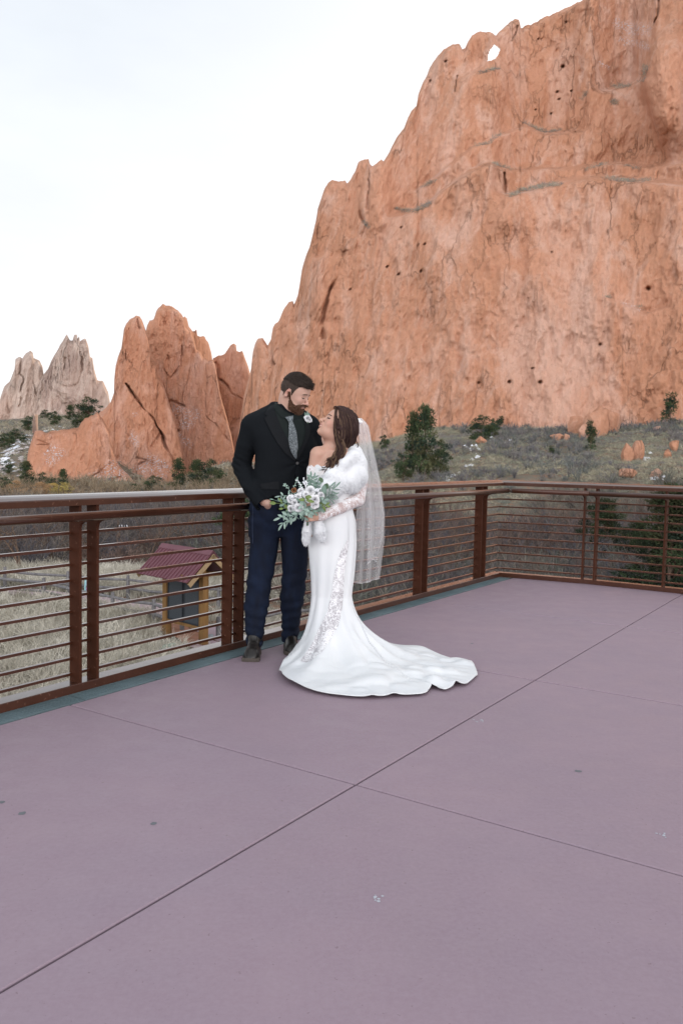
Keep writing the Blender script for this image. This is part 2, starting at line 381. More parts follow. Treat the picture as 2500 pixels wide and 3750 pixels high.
for sx in txs:
    dd = [a[0] for a in TC[sx]]; zz = [a[2] if a[1] == 'z' else EYE-(a[2]-hz(sx))/F*a[0] for a in TC[sx]]
    z = np.interp(Dg, dd, zz); kk = np.exp(-np.linspace(-2, 2, 11)**2); kk /= kk.sum(); z = np.convolve(np.pad(z, 5, 'edge'), kk, 'valid'); tz.append(z)
tz = np.array(tz)
def tanx(sx): return (np.asarray(sx, float)-1250)/F
def terr0(X, Y):
    Y = np.maximum(np.asarray(Y, float), 5.0); X = np.asarray(X, float)
    s = np.clip(X/Y*F+1250, txs[0], txs[-1]); fi = np.interp(s, txs, np.arange(len(txs))); i = np.clip(fi.astype(int), 0, len(txs)-2); t = fi-i; t = t*t*(3-2*t)
    fj = np.interp(Y, Dg, np.arange(len(Dg))); j = np.clip(fj.astype(int), 0, len(Dg)-2); r = fj-j
    a = tz[i, j]*(1-r)+tz[i, j+1]*r; b = tz[i+1, j]*(1-r)+tz[i+1, j+1]*r
    return a*(1-t)+b*t
def terr(X, Y):
    X = np.asarray(X, float); Y = np.asarray(Y, float)
    p = np.stack([X, Y, X*0], -1)
    amp = np.clip((Y-50)/60, 0.05, 1.0)
    return terr0(X, Y)+amp*(1.1*fbm(p*.06, 4, 3)+.35*fbm(p*.4, 3, 5))
# grid: polar inside view, plus skirts
nx = 420
sxs = np.linspace(-900, 3400, nx)
DD = np.concatenate([[5, 7, 10], np.geomspace(12, 60, 90), np.geomspace(60.7, 170, 260), np.geomspace(171, 700, 90), [900, 1300, 2500, 4500]])
Xg = tanx(sxs)[:, None]*DD[None]; Yg = np.broadcast_to(DD, Xg.shape)
Zg = terr(Xg, Yg)
Zg[:, -3:] = Zg[:, -4:-3]*0-8
Vt = np.stack([Xg, Yg, Zg], -1).reshape(-1, 3)
def gridf(a, b):
    i = np.arange(a-1)[:, None]*b+np.arange(b-1)[None]; i = i.ravel(); return np.stack([i, i+b, i+b+1, i+1], 1)
gm_, k = new('hillside_soil', .95, .1)
ob = k.obj()
a1 = k.noise(ob, .09, 6, .6); a2 = k.noise(ob, .9, 6, .65); a3 = k.noise(ob, 6, 4, .6)
c = k.mix(k.rng(a1, .42, .6), (.135, .122, .098), (.16, .135, .105))
c = k.mix(k.rng(a2, .5, .62), c, (.22, .115, .075))
c = k.mix(k.rng(a3, .4, .65, 0, .6), c, (.21, .19, .145))
k.l(c, k.b.inputs['Base Color']); k.bump(a2, .8, .3)
g = mesh('ground', Vt, gridf(nx, len(DD)), gm_, None, True); tag(g, kind='structure')
# the far plain behind and around, one sheet to the horizon
b = MB(); b.add([(-6000, -6000, -9.5), (6000, -6000, -9.5), (6000, 6000, -9.5), (-6000, 6000, -9.5)], [[0, 1, 2, 3]])
tag(b.build('plain', gm_), kind='structure')

# ------------------------------------------------------------------ rock formations
def rockmat(name, base, pale, dark, grey, sc=1.0):
    m, k = new(name, .92, .12)
    ob = k.obj()
    n1 = k.noise(ob, .035*sc, 5, .6, dist=.6); n2 = k.noise(ob, .16*sc, 8, .68, stretch=(1, 1, .35), dist=.8)
    n3 = k.noise(ob, .55*sc, 8, .7, stretch=(1, 1, .22), dist=.5); n4 = k.noise(ob, 1.6*sc, 6, .7, stretch=(1, 1, .5)); n5 = k.noise(ob, .08*sc, 7, .62, stretch=(1, 1, .16), dist=1.2)
    c = k.mix(k.rng(n1, .38, .62), base, dark)
    c = k.mix(k.rng(n5, .50, .66, 0, .75), c, pale)
    c = k.mix(k.rng(n2, .52, .66, 0, .65), c, pale)
    c = k.mix(k.rng(n3, .34, .50, .25, 0), c, dark)
    c = k.mix(k.rng(n4, .56, .70, 0, .4), c, pale)
    c = k.mix(k.math('MULTIPLY', k.rng(n4, .36, .46, 1, 0), .2), c, tuple(x*.5 for x in dark))
    at = k.attr('veg'); n6v = k.noise(ob, 1.1*sc, 6, .75); c = k.mix(k.math('MULTIPLY', at.outputs['Fac'], k.rng(n6v, .50, .60, 0, .85)), c, grey)
    at2 = k.attr('snow'); n7 = k.noise(ob, 2.4*sc, 5, .75, stretch=(1, 1, 1.6)); c = k.mix(k.math('MULTIPLY', at2.outputs['Fac'], k.rng(n7, .53, .60)), c, (.66, .67, .73))
    k.l(c, k.b.inputs['Base Color'])
    q = k.n('Mapping'); q.inputs['Scale'].default_value = (1, 1, .3); k.l(ob, q.inputs['Vector']); wq = k.n('TexNoise'); wq.inputs['Scale'].default_value = .5*sc; wq.inputs['Detail'].default_value = 4; k.l(q.outputs['Vector'], wq.inputs['Vector'])
    va = k.n('VectorMath', operation='MULTIPLY_ADD'); va.inputs[1].default_value = (5, 5, 5); k.l(wq.outputs['Color'], va.inputs[0]); k.l(q.outputs['Vector'], va.inputs[2])
    vo = k.n('TexVoronoi', feature='DISTANCE_TO_EDGE'); vo.inputs['Scale'].default_value = .17*sc; k.l(va.outputs[0], vo.inputs['Vector']); ck = k.rng(vo.outputs['Distance'], .0, .035, 1, 0)
    ck = k.math('MULTIPLY', ck, k.rng(n1, .46, .58, 0, 1)); c = k.mix(k.math('MULTIPLY', ck, .38), c, tuple(x*.35 for x in dark)); k.l(c, k.b.inputs['Base Color'])
    n6 = k.noise(ob, 3.2*sc, 4, .7, stretch=(1, 1, .6))
    mixh = k.math('SUBTRACT', k.math('ADD', k.math('ADD', k.math('MULTIPLY', n3, 1.0), k.math('MULTIPLY', n4, .6)), k.math('MULTIPLY', n6, .22)), k.math('MULTIPLY', ck, .35))
    k.bump(mixh, 1.0, 1.0/sc)
    return m
red = rockmat('red_sandstone', (.645, .332, .218), (.715, .465, .370), (.565, .280, .172), (.19, .185, .165))
red2 = rockmat('orange_sandstone', (.61, .305, .195), (.68, .41, .32), (.52, .245, .15), (.22, .19, .17), .8)
gry = rockmat('pale_grey_pink_rock', (.58, .425, .355), (.72, .59, .51), (.39, .285, .245), (.16, .14, .12), .6)

def inpoly(x, y, poly):
    r = np.zeros(np.shape(x), bool); n = len(poly)
    for i in range(n):
        x0, y0 = poly[i]; x1, y1 = poly[(i+1) % n]
        if y0 == y1: continue
        r ^= ((y0 > y) != (y1 > y)) & (x < (x1-x0)*(y-y0)/(y1-y0)+x0)
    return r
def seg_d(x, y, pl):
    d = np.full(np.shape(x), 1e9)
    for (x0, y0), (x1, y1) in zip(pl[:-1], pl[1:]):
        t = np.clip(((x-x0)*(x1-x0)+(y-y0)*(y1-y0))/((x1-x0)**2+(y1-y0)**2+1e-9), 0, 1)
        d = np.minimum(d, np.hypot(x-x0-t*(x1-x0), y-y0-t*(y1-y0)))
    return d
def rock(name, sky_, base, dep, lean, thick, mt, label, nx, ny, amp=1.0, cracks=(), veg=(), snow=(), hole=None, ledges=(), holes=(), bulge=(), seed=0, jag=4.5, vsteps=(), bot=60, ribs=.35, group='red rock formations'):
    xs0 = [p[0] for p in sky_]; X = np.linspace(min(xs0), max(xs0), nx)
    T = np.interp(X, xs0, [p[1] for p in sky_]); T = T+jag*fbm(np.stack([X*.09, X*0, X*0+seed], -1), 4, seed+40)
    B = np.interp(X, [p[0] for p in base], [p[1] for p in base])+bot
    B = np.maximum(B, T+3)
    t = np.linspace(0, 1, ny); t = t**.9
    sx = np.broadcast_to(X[:, None], (nx, ny)); sy = B[:, None]+(T-B)[:, None]*t[None]
    D0 = np.interp(X, [p[0] for p in dep], [p[1] for p in dep])[:, None]
    q = rays(sx, sy)
    hgt = np.maximum(EYE+q[..., 2]*D0+6, 0)      # height above valley
    D = D0+lean*hgt
    rw = q*D[..., None]
    wob = fbm(rw*.02, 3, seed+9)
    p = rw*np.array([1, 1, .45])
    pv = rw*np.array([1, 1, .22])
    D = D+amp*(ribs*2.2*fbm(rw*np.array([.16, .16, .02])*160/D0[..., None]+wob[..., None], 4, seed+19, .6, ridge=True)+5*fbm(rw*np.array([.022, .022, .012]), 3, seed+1)+1.5*fbm(pv*.10+wob[..., None]*.8, 4, seed+2, ridge=True)+1.0*fbm(p*.30, 4, seed+3, .6)+.8*fbm(pv*.8+wob[..., None], 3, seed+4, .6)+.42*fbm(rw*np.array([1.3, 1.3, .6]), 3, seed+5, .65))
    # strata-like slanting steps
    sc = rw[..., 2]*.11+rw[..., 0]*.03+2.0*wob
    D = D+amp*.5*(np.abs((sc % 1)-.5)*2)**3*np.clip(fbm(rw*.03, 2, seed+6)*3, 0, 1)
    vg = np.zeros_like(D); sn = np.zeros_like(D)
    for pl, wd, dp in cracks:
        d = seg_d(sx+13*fbm(rw*.18, 4, seed+7), sy+6*fbm(rw*.2, 3, seed+12), pl)/(wd*.62*(1+.8*fbm(rw*.25, 2, seed+13))); D = D+(.5 if seed == 0 else .36)*dp*np.exp(-d**2)*np.clip(.75+1.6*fbm(rw*.12, 3, seed+14), .05, 1.2)
    for pl, wd, dp in ledges:      # below the line the rock stands proud, above it steps back
        xs_, ys_ = zip(*pl); yl = np.interp(X, xs_, ys_)[:, None]+5*fbm(rw*.12, 3, seed+8)
        ins = ((X > xs_[0]) & (X < xs_[-1])).astype(float); ins = np.convolve(np.pad(ins, 12, 'edge'), np.ones(25)/25, 'valid')[:, None]
        D = D+ins*dp*(1/(1+np.exp(np.clip((sy-yl)/(wd*.3), -30, 30))))
    for pl, wd, dp in vsteps:      # right of the line the rock stands proud
        xs_, ys_ = zip(*pl); xl = np.interp(sy, ys_, xs_)+7*fbm(rw*.15, 3, seed+31); L_ = ys_[-1]-ys_[0]; en = np.clip((sy-ys_[0])/(.35*L_), 0, 1)*np.clip((ys_[-1]-sy)/(.4*L_), 0, 1); en = en*en*(3-2*en)
        far_ = np.exp(-(np.maximum(sx-xl, 0)/260.)**2); D = D-dp*en*far_/(1+np.exp(np.clip(-(sx-xl)/wd, -30, 30)))
    for pl, wd in veg:
        d = seg_d(sx+16*fbm(rw*.18, 4, seed+17), sy+22*fbm(rw*.16, 4, seed+18), pl); vg = np.maximum(vg, np.clip(1.4-d/(wd*.75), 0, 1)*np.clip(.8+2.2*fbm(rw*.13, 3, seed+16), 0, 1))
    for pl, wd in snow:
        d = seg_d(sx+14*fbm(rw*.25, 3, seed+27), sy+14*fbm(rw*.3, 3, seed+28), pl); sn = np.maximum(sn, np.clip(1.4-d/wd, 0, 1))
    for hx, hy, hr, dp in holes:
        D = D+dp*np.exp(-((sx-hx)**2+(1.2*(sy-hy))**2)/(hr*hr))
    for hx, hy, rx, ry, dp in bulge:
        D = D+dp*np.exp(-(((sx-hx)/rx)**2+((sy-hy)/ry)**2))
    # round off towards the skyline
    e = np.clip((sy-T[:, None])/26.0, 0, 1); D = D+amp*5*(1-np.sqrt(1-(1-e)**2+1e-9))*(D0/170)
    V1 = q*D[..., None]; V1[..., 2] += EYE
    th = thick*(.12+.88*np.clip((sy-T[:, None])/500.0, 0, 1)**.7)*(1+.3*wob)
    Db = D+np.maximum(th, 1.5)
    # back sheet follows the same rays, so it closes with the front along the skyline
    V2 = q*Db[..., None]; V2[..., 2] += EYE
    V2[:, -1] = V1[:, -1]+(V2[:, -1]-V1[:, -1])*.6
    V = np.concatenate([V1.reshape(-1, 3), V2.reshape(-1, 3)]); n = nx*ny
    f1 = gridf(nx, ny); 
    keep = np.ones(len(f1), bool)
    if hole is not None:
        cx = sx.ravel()[f1].mean(1); cy = sy.ravel()[f1].mean(1); keep = ~inpoly(cx, cy, hole)
    f1k = f1[keep]; fb = f1k[:, ::-1]+n
    # walls along open edges
    e_ = np.concatenate([f1k[:, [0, 1]], f1k[:, [1, 2]], f1k[:, [2, 3]], f1k[:, [3, 0]]])
    key = np.minimum(e_[:, 0], e_[:, 1])*(2*n)+np.maximum(e_[:, 0], e_[:, 1])
    uq, ix, ct = np.unique(key, return_index=True, return_counts=True); be = e_[ix[ct == 1]]
    wl = np.stack([be[:, 1], be[:, 0], be[:, 0]+n, be[:, 1]+n], 1)
    o = mesh(name, V, [f1k, fb, wl], mt, None, True, attrs={'veg': np.concatenate([vg.ravel()]*2), 'snow': np.concatenate([sn.ravel()]*2)})
    me = o.data; me.polygons.foreach_set('use_smooth', np.concatenate([np.ones(len(f1k), bool), np.zeros(len(fb)+len(wl), bool)]))
    tag(o, label, 'rock', group)
    return dict(o=o, V=V1, vg=vg)
def z7(l): return [(1000+x/1.0453, y/1.0453) for x, y in l]
def z4(l): return [(x/1.6505, 1050+y/1.6505) for x, y in l]
def v_(l): return [(x*1.5944, y*1.5944) for x, y in l]
bigsky = v_([(515, 1120), (525, 1088), (535, 1060), (545, 1010), (553, 960), (562, 900), (573, 862), (577, 845), (580, 810), (586, 788), (592, 778), (603, 774), (608, 782), (615, 793), (622, 782), (626, 755)])+z7([
 (8, 1238), (20, 1232), (40, 1185), (60, 1155), (75, 1150), (80, 1168), (95, 1130), (110, 1030), (125, 980), (140, 940), (155, 880), (165, 840), (170, 800), (195, 725), (210, 700), (225, 690), (250, 695), (275, 690), (283, 706), (295, 690), (315, 650), (325, 620), (345, 612), (365, 608), (370, 632), (380, 636), (405, 616), (415, 611), (420, 622), (450, 570), (470, 530), (500, 490), (515, 450), (530, 420), (548, 405), (555, 360), (575, 310), (590, 285), (600, 255), (640, 200), (665, 180), (690, 168), (712, 165), (722, 186), (733, 188), (745, 160), (760, 135), (790, 120), (820, 122), (845, 130), (852, 136), (865, 120), (885, 100), (905, 85), (925, 71), (942, 76), (944, 107), (952, 108), (965, 98), (985, 95), (1040, 65), (1090, 45), (1130, 25), (1175, 5), (1190, -8), (1240, -40), (1300, -80), (1400, -150), (1568, -220), (1800, -300), (2300, -200), (2700, 100)])
R1 = rock('red_cliff', bigsky, [(820, 1722), (1000, 1700), (1377, 1640), (1591, 1575), (1989, 1566), (2500, 1546), (3600, 1540)],
 [(820, 215), (950, 195), (1100, 182), (1400, 165), (1700, 156), (2100, 150), (2500, 141), (3600, 120)], .34, 46, red, 'huge red sandstone cliff with a small window arch near its top', 760, 640, 1.0,
 cracks=[(z7([(275, 965), (255, 1000), (230, 1080), (205, 1140), (190, 1200), (200, 1290)]), 9, 7), (z7([(335, 715), (330, 780), (345, 850)]), 6, 5), (z7([(372, 640), (370, 720), (365, 800)]), 5, 3), (z7([(300, 700), (285, 760), (275, 830)]), 4, 3),
  (z7([(548, 410), (540, 470)]), 4, 3), (z7([(1225, 20), (1195, 60), (1160, 80)]), 4, 3), (z7([(885, 660), (882, 740)]), 6, 5), (z7([(1475, -10), (1470, 60), (1460, 100)]), 4, 5), (z7([(0, 1380), (12, 1395)]), 6, 4),
  (z7([(1425, 270), (1420, 330), (1440, 420), (1455, 470)]), 10, 4), (z7([(905, 160), (930, 100)]), 4, 2), (z7([(700, 290), (690, 350)]), 5, 3), (z7([(725, 180), (735, 240)]), 4, 3)],
 ledges=[(z7([(880, 745), (960, 735), (1050, 710), (1120, 690), (1250, 680), (1400, 690), (1500, 700), (1700, 720)]), 14, 8), (z7([(830, 620), (900, 650), (1000, 645), (1150, 640), (1300, 625), (1440, 640), (1568, 625), (1800, 640)]), 9, 5),
  (z7([(450, 830), (520, 815), (600, 770), (660, 720), (760, 650), (830, 625)]), 12, 6), (z7([(540, 730), (620, 680), (700, 610), (760, 565), (880, 510), (960, 480), (1040, 510), (1160, 500)]), 8, 5),
  (z7([(1260, 350), (1330, 330), (1420, 300)]), 12, 7), (z7([(720, 300), (800, 262), (870, 270)]), 8, 2.5), (z7([(1270, 1140), (1340, 1160), (1420, 1205), (1500, 1175)]), 8, 2)],
 veg=[(z7([(885, 745), (960, 735), (1050, 715), (1130, 690), (1250, 680), (1430, 690)]), 9), (z7([(840, 625), (900, 655)]), 8), (z7([(1180, 650), (1250, 630), (1400, 635)]), 5), (z7([(470, 800), (540, 815), (600, 775)]), 9), (z7([(960, 470), (1040, 508), (1100, 495)]), 6), (z7([(750, 565), (830, 545), (880, 510)]), 5),
  (z7([(1270, 345), (1340, 330), (1410, 300), (1420, 250)]), 13), (z7([(780, 275), (860, 268)]), 6), (z7([(1280, 1140), (1380, 1170), (1450, 1205)]), 5), (z7([(1190, 380), (1200, 360)]), 10), (z7([(1300, 400), (1310, 395)]), 10), (z7([(345, 850), (355, 870)]), 7), (z7([(560, 720), (620, 690)]), 5), (z7([(1480, 715), (1568, 700)]), 6)],
 snow=[(z7([(1320, 90), (1380, 120), (1430, 110)]), 22), (z7([(1330, 150), (1430, 180)]), 14), (z7([(1250, 240), (1280, 260)]), 8), (z7([(1340, 1165), (1400, 1185)]), 4)],
 hole=z7([(846, 170), (858, 180), (868, 188), (862, 205), (850, 225), (836, 231), (819, 234), (821, 212), (828, 192)]),
 holes=[(1000+x/1.0453, y/1.0453, r*.8, 2.6) for x, y, r in ((1107, 255, 6), (1086, 352, 5), (1092, 380, 4), (1140, 348, 4), (1063, 435, 4), (1433, 1105, 10), (565, 1038, 5), (480, 1050, 5), (435, 1022, 5), (580, 935, 4), (553, 938, 4), (903, 1462, 7), (1020, 1463, 7), (785, 1465, 5), (1155, 505, 5), (660, 235, 4), (490, 870, 4), (1003, 420, 3), (1013, 150, 3), (1120, 85, 4), (600, 310, 4), (1250, 1318, 5), (992, 1410, 4), (1065, 965, 3), (295, 1108, 4))],
 bulge=[(1000+1500/1.0453, 300, 90, 260, -7), (1000+900/1.0453, 800, 60, 60, -3), (1160, 1050, 60, 150, -4), (1085, 1000, 40, 180, 3)], vsteps=[(z7([(1560, 60), (1490, 110), (1440, 180), (1412, 270), (1420, 340), (1445, 430), (1475, 520), (1500, 640)]), 5, 8), (z7([(760, 150), (720, 260), (650, 420), (560, 620), (480, 800)]), 12, 3.5), (z7([(1000, 900), (960, 1050), (1010, 1250), (960, 1450)]), 30, 3), (z7([(640, 820), (600, 1000), (640, 1200), (600, 1400)]), 25, 3)], seed=0)
# lit peak standing behind the upper right of the cliff is part of the same ridge; the smaller formations follow
rock('red_spire', z4([(590, 800), (600, 765), (640, 735), (670, 700), (692, 640), (692, 560), (700, 480), (715, 420), (735, 370), (745, 300), (750, 260), (765, 220), (790, 195), (812, 180), (825, 174), (845, 182), (858, 200), (868, 225), (885, 265), (900, 330), (915, 400), (945, 470), (955, 530), (990, 600), (1020, 690), (1060, 800), (1100, 980), (1120, 1100), (1130, 1190)]),
 z4([(590, 1240), (1100, 1220), (1130, 1200)]), [(350, 236), (520, 232), (700, 236)], .22, 22, red2, 'tall slender red rock spire, the left one of the twin fins behind the rail', 260, 350, .9,
 cracks=[(z4([(760, 590), (800, 640), (870, 730), (930, 800), (965, 870), (1000, 960), (1055, 1060)]), 6, 16), (z4([(830, 200), (845, 250)]), 4, 3), (z4([(760, 390), (765, 440)]), 4, 2), (z4([(970, 880), (920, 960)]), 5, 3), (z4([(830, 1030), (900, 1050), (840, 1070)]), 4, 2)],
 snow=[(z4([(850, 1100), (900, 1060), (950, 1130)]), 26), (z4([(800, 900), (820, 940)]), 14), (z4([(900, 1030), (1000, 1090)]), 18), (z4([(810, 770), (815, 785)]), 8)], seed=21, bot=25)
rock('red_spire', z4([(870, 340), (880, 280), (890, 235), (905, 205), (930, 195), (945, 150), (965, 120), (985, 102), (1005, 110), (1040, 118), (1075, 140), (1095, 165), (1110, 190), (1118, 245), (1150, 270), (1170, 310), (1180, 350), (1190, 385), (1210, 400), (1230, 432), (1260, 445), (1285, 440), (1300, 470), (1310, 530), (1330, 640), (1400, 900), (1440, 1130)]),
 z4([(870, 1240), (1300, 1150), (1440, 1150)]), [(500, 250), (700, 246), (880, 236)], .22, 24, red2, 'broad red rock fin, the highest of the group left of the groom', 320, 350, .9,
 cracks=[(z4([(980, 150), (1000, 230)]), 5, 4), (z4([(1055, 150), (1065, 210)]), 4, 2), (z4([(1095, 360), (1105, 480)]), 4, 3), (z4([(1010, 420), (1020, 450)]), 4, 2), (z4([(1090, 480), (1040, 550), (990, 500)]), 4, 2), (z4([(960, 740), (1040, 690), (1120, 720)]), 6, 4), (z4([(1240, 780), (1330, 860), (1390, 930)]), 3, 2), (z4([(1180, 440), (1185, 540)]), 4, 2)],
 veg=[(z4([(900, 640), (1020, 650)]), 30)], snow=[(z4([(1080, 735), (1180, 760), (1120, 830)]), 22), (z4([(1080, 900), (1150, 960)]), 14), (z4([(1000, 1170), (980, 1200)]), 18)],
 holes=[(1070/1.6505, 1050+972/1.6505, 6, 4), (1075/1.6505, 1050+870/1.6505, 5, 3)], seed=33, bot=25)
rock('red_spire', z4([(1270, 520), (1290, 432), (1310, 420), (1350, 408), (1375, 388), (1392, 352), (1405, 346), (1427, 350), (1430, 387), (1448, 395), (1465, 388), (1480, 425), (1500, 480), (1510, 520), (1525, 640), (1560, 900), (1640, 1100)]),
 z4([(1270, 1150), (1640, 1140)]), [(780, 262), (990, 256)], .2, 20, red2, 'red rock slab with a notched top beside the gap before the cliff', 180, 280, .8, cracks=[(z4([(1330, 560), (1370, 600), (1400, 650), (1460, 680)]), 5, 4), (z4([(1300, 460), (1320, 560)]), 6, 4)], seed=44, bot=20)
rock('red_spire', z4([(1085, 330), (1100, 200), (1115, 183), (1130, 192), (1142, 240), (1165, 267), (1178, 264), (1188, 254), (1193, 292), (1215, 300), (1240, 305), (1260, 340), (1278, 400), (1284, 440), (1300, 600), (1320, 900)]),
 z4([(1085, 900), (1320, 900)]), [(650, 262), (800, 305)], .1, 18, red2, 'sunlit orange rock flake peeking out behind the broad fin', 110, 160, .4, seed=51, bot=20)
rock('red_boulder_ridge', z4([(160, 1100), (166, 1050), (170, 1000), (190, 930), (213, 872), (240, 868), (280, 880), (340, 868), (430, 860), (475, 850), (495, 820), (520, 792), (555, 780), (575, 765), (590, 760), (615, 790), (640, 830), (660, 880), (668, 950), (690, 1010), (720, 1080), (760, 1120), (800, 1160), (835, 1200), (860, 1235)]),
 z4([(160, 1100), (240, 1150), (330, 1190), (420, 1245), (860, 1245)]), [(90, 205), (350, 200), (520, 208)], .35, 16, red2, 'low rounded red rock hump in front of the twin spires', 260, 230, .7,
 cracks=[(z4([(545, 810), (560, 860)]), 6, 3), (z4([(600, 780), (620, 850)]), 5, 2), (z4([(430, 1240), (600, 1120), (700, 1050), (720, 1090)]), 4, 2.5), (z4([(575, 1230), (600, 1180), (740, 1150)]), 4, 2), (z4([(230, 930), (300, 960), (230, 960)]), 5, 1.5)],
 snow=[(z4([(300, 1050), (360, 1010), (330, 980)]), 22), (z4([(440, 1230), (620, 1160), (700, 1100), (800, 1200)]), 34), (z4([(270, 1010), (285, 990)]), 10)], seed=61, bot=20)
rock('lit_rock', z4([(198, 870), (200, 790), (212, 768), (230, 770), (245, 755), (252, 790), (250, 840), (232, 870)]), z4([(198, 872), (232, 870)]), [(100, 214), (160, 240)], .1, 5, gry, 'small pale upright stone above the scree at the far left', 50, 60, .15, seed=66, bot=8)
GS = z4([(-260, 900), (-160, 830), (-80, 760), (0, 680), (30, 600), (60, 570), (90, 500), (95, 440), (125, 422), (137, 432), (150, 410), (170, 398), (185, 388), (200, 400), (205, 430), (240, 450), (258, 480), (265, 525), (275, 640), (300, 780)])
rock('grey_spire', GS, z4([(-260, 900), (0, 800), (200, 770), (300, 790)]), [(-200, 470), (200, 470)], .15, 30, gry, 'grey-pink jagged rock fin at the far left edge', 190, 200, 1.0, cracks=[(z4([(130, 430), (135, 560), (125, 720)]), 6, 10), (z4([(45, 700), (50, 760)]), 5, 6), (z4([(210, 560), (225, 650)]), 4, 5)], seed=71, bot=15, ribs=2.6, group='pale rock fins in the distance')
rock('grey_spire', z4([(215, 790), (235, 600), (250, 545), (270, 525), (290, 500), (310, 450), (350, 380), (380, 330), (395, 300), (406, 291), (425, 320), (440, 322), (450, 291), (466, 290), (471, 315), (480, 298), (485, 330), (498, 318), (520, 318), (535, 360), (545, 420), (560, 432), (570, 500), (590, 570), (622, 568), (640, 600), (655, 640), (664, 690), (680, 790)]),
 z4([(215, 790), (350, 775), (680, 790)]), [(130, 462), (420, 455)], .15, 34, gry, 'tall pale pink-grey rock fin with a crenellated top in the left distance', 270, 230, 1.0,
 cracks=[(z4([(385, 430), (380, 520)]), 5, 5), (z4([(495, 400), (500, 520), (525, 680)]), 5, 6), (z4([(410, 420), (415, 540)]), 4, 4), (z4([(545, 520), (570, 620)]), 5, 4), (z4([(275, 560), (235, 650)]), 5, 4)], veg=[(z4([(405, 320), (420, 350)]), 14)], seed=81, bot=15, ribs=2.6, group='pale rock fins in the distance')
# ------------------------------------------------------------------ vegetation
def vmat(name, rough=.9, trans=.0):
    m, k = new(name, rough, .1); a = k.attr('col'); k.l(a.outputs['Color'], k.b.inputs['Base Color']); return m
vm = vmat('twig_and_leaf')
def hit(sx, sy, lo=40, hi=700):
    """where the sight line of a measured point meets the terrain"""
    D = np.geomspace(lo, hi, 1500); p = P(np.full(1500, sx), np.full(1500, sy), D); t = terr0(p[:, 0], p[:, 1]); i = np.argmax(p[:, 2] <= t)
    if p[i, 2] > t[i]: i = np.argmin(p[:, 2]-t)
    return np.array([p[i, 0], p[i, 1], float(terr(p[i, 0], p[i, 1]))])
def unit(v): return v/(np.linalg.norm(v, axis=-1, keepdims=True)+1e-9)
def tris(base, d, L, w, side=None):
    """thin tapered blades"""
    if side is None: side = unit(np.cross(d, NR.randn(*d.shape)))
    a = base-side*w[:, None]/2; b_ = base+side*w[:, None]/2; c = base+d*L[:, None]
    v = np.stack([a, b_, c], 1).reshape(-1, 3); return v, np.arange(len(v)).reshape(-1, 3)
def shrubs(pos, h, cols, stems=9, tw=14, w=.02, spread=.75):
    n = len(pos); vs = []; cs = []
    S = n*stems; b0 = np.repeat(pos, stems, 0); hh = np.repeat(h, stems); cc = np.repeat(cols, stems, 0)
    d = np.stack([NR.randn(S)*spread, NR.randn(S)*spread, 1+NR.rand(S)*.3], -1); d = unit(d); L = hh*(.6+.4*NR.rand(S))
    v, _ = tris(b0+NR.randn(S, 3)*[.1, .1, 0], d, L, np.full(S, w*2.2)); vs.append(v); cs.append(np.repeat(cc*.7, 3, 0))
    b1 = np.repeat(b0, tw, 0)+np.repeat(d, tw, 0)*(np.repeat(L, tw)*(.2+.75*NR.rand(S*tw)))[:, None]
    d1 = unit(np.repeat(d, tw, 0)+NR.randn(S*tw, 3)*.55+[0, 0, .15]); L1 = np.repeat(hh, tw)*(.16+.3*NR.rand(S*tw))
    v, _ = tris(b1, d1, L1, np.full(S*tw, w)*(.6+.8*NR.rand(S*tw))); vs.append(v); cs.append(np.repeat(np.repeat(cc, tw, 0)*(.75+.6*NR.rand(S*tw))[:, None], 3, 0))
    return np.concatenate(vs), np.concatenate(cs)
def stuff(name, V, Cc, par=None):
    o = mesh(name, V, np.arange(len(V)).reshape(-1, 3), vm, par, False, attrs={'col': Cc}); return o
PAL = .70*np.array([(.135, .125, .135), (.165, .15, .15), (.20, .17, .15), (.12, .115, .13), (.19, .135, .115), (.15, .155, .135), (.235, .205, .175)])
def scatter(n, s0, s1, d0, d1, keep=None):
    D = np.sqrt(NR.rand(n)*(d1*d1-d0*d0)+d0*d0); sx = s0+(s1-s0)*NR.rand(n); X = tanx(sx)*D
    if keep is not None:
        q = keep(sx, D, X); X, D, sx = X[q], D[q], sx[q]
    return np.stack([X, D, terr(X, D)], -1), sx
# bare grey thickets in the valley bottom
def kp(sx, D, X):
    lim = np.interp(sx, [-300, 850, 1300, 2500, 3200], [44, 46, 26, 26, 24]); n = fbm(np.stack([X*.06, D*.06, X*0], -1), 3, 77)
    gap = (np.abs(D-84) < 6) & (sx > 1700) & (sx < 1960)
    gap2 = (sx > 2200) & (D < 34)
    return (D > lim) & (D < np.where(sx > 1150, 90, 110)) & (n > -.55) & ~gap & ~gap2
pos, sx_ = scatter(3600, -350, 3200, 22, 108, kp)
h = 1.5+1.9*NR.rand(len(pos)); h = h*np.where((pos[:, 1] < 60), .8, 1)
ci = (fbm(pos*.05, 3, 5)*5+3+NR.rand(len(pos))*2).astype(int) % len(PAL)
V_, C_ = shrubs(pos, h, PAL[ci], 8, 15, .030)
tag(stuff('bare_thicket', V_, C_), 'tangled mass of bare grey-purple twigs filling the valley behind the railing', 'thicket', kind='stuff')
# finer, nearer bare brush right behind the right-hand railing
pos, sx_ = scatter(520, 1250, 3000, 17, 46, lambda sx, D, X: ~((sx > 2230) & (D < 30)))
V_, C_ = shrubs(pos, 1.0+1.1*NR.rand(len(pos)), PAL[NR.randint(0, 6, len(pos))]*1.05, 12, 26, .014, .6)
tag(stuff('bare_brush', V_, C_), 'fine pale brush just beyond the right-hand railing', 'brush', kind='stuff')
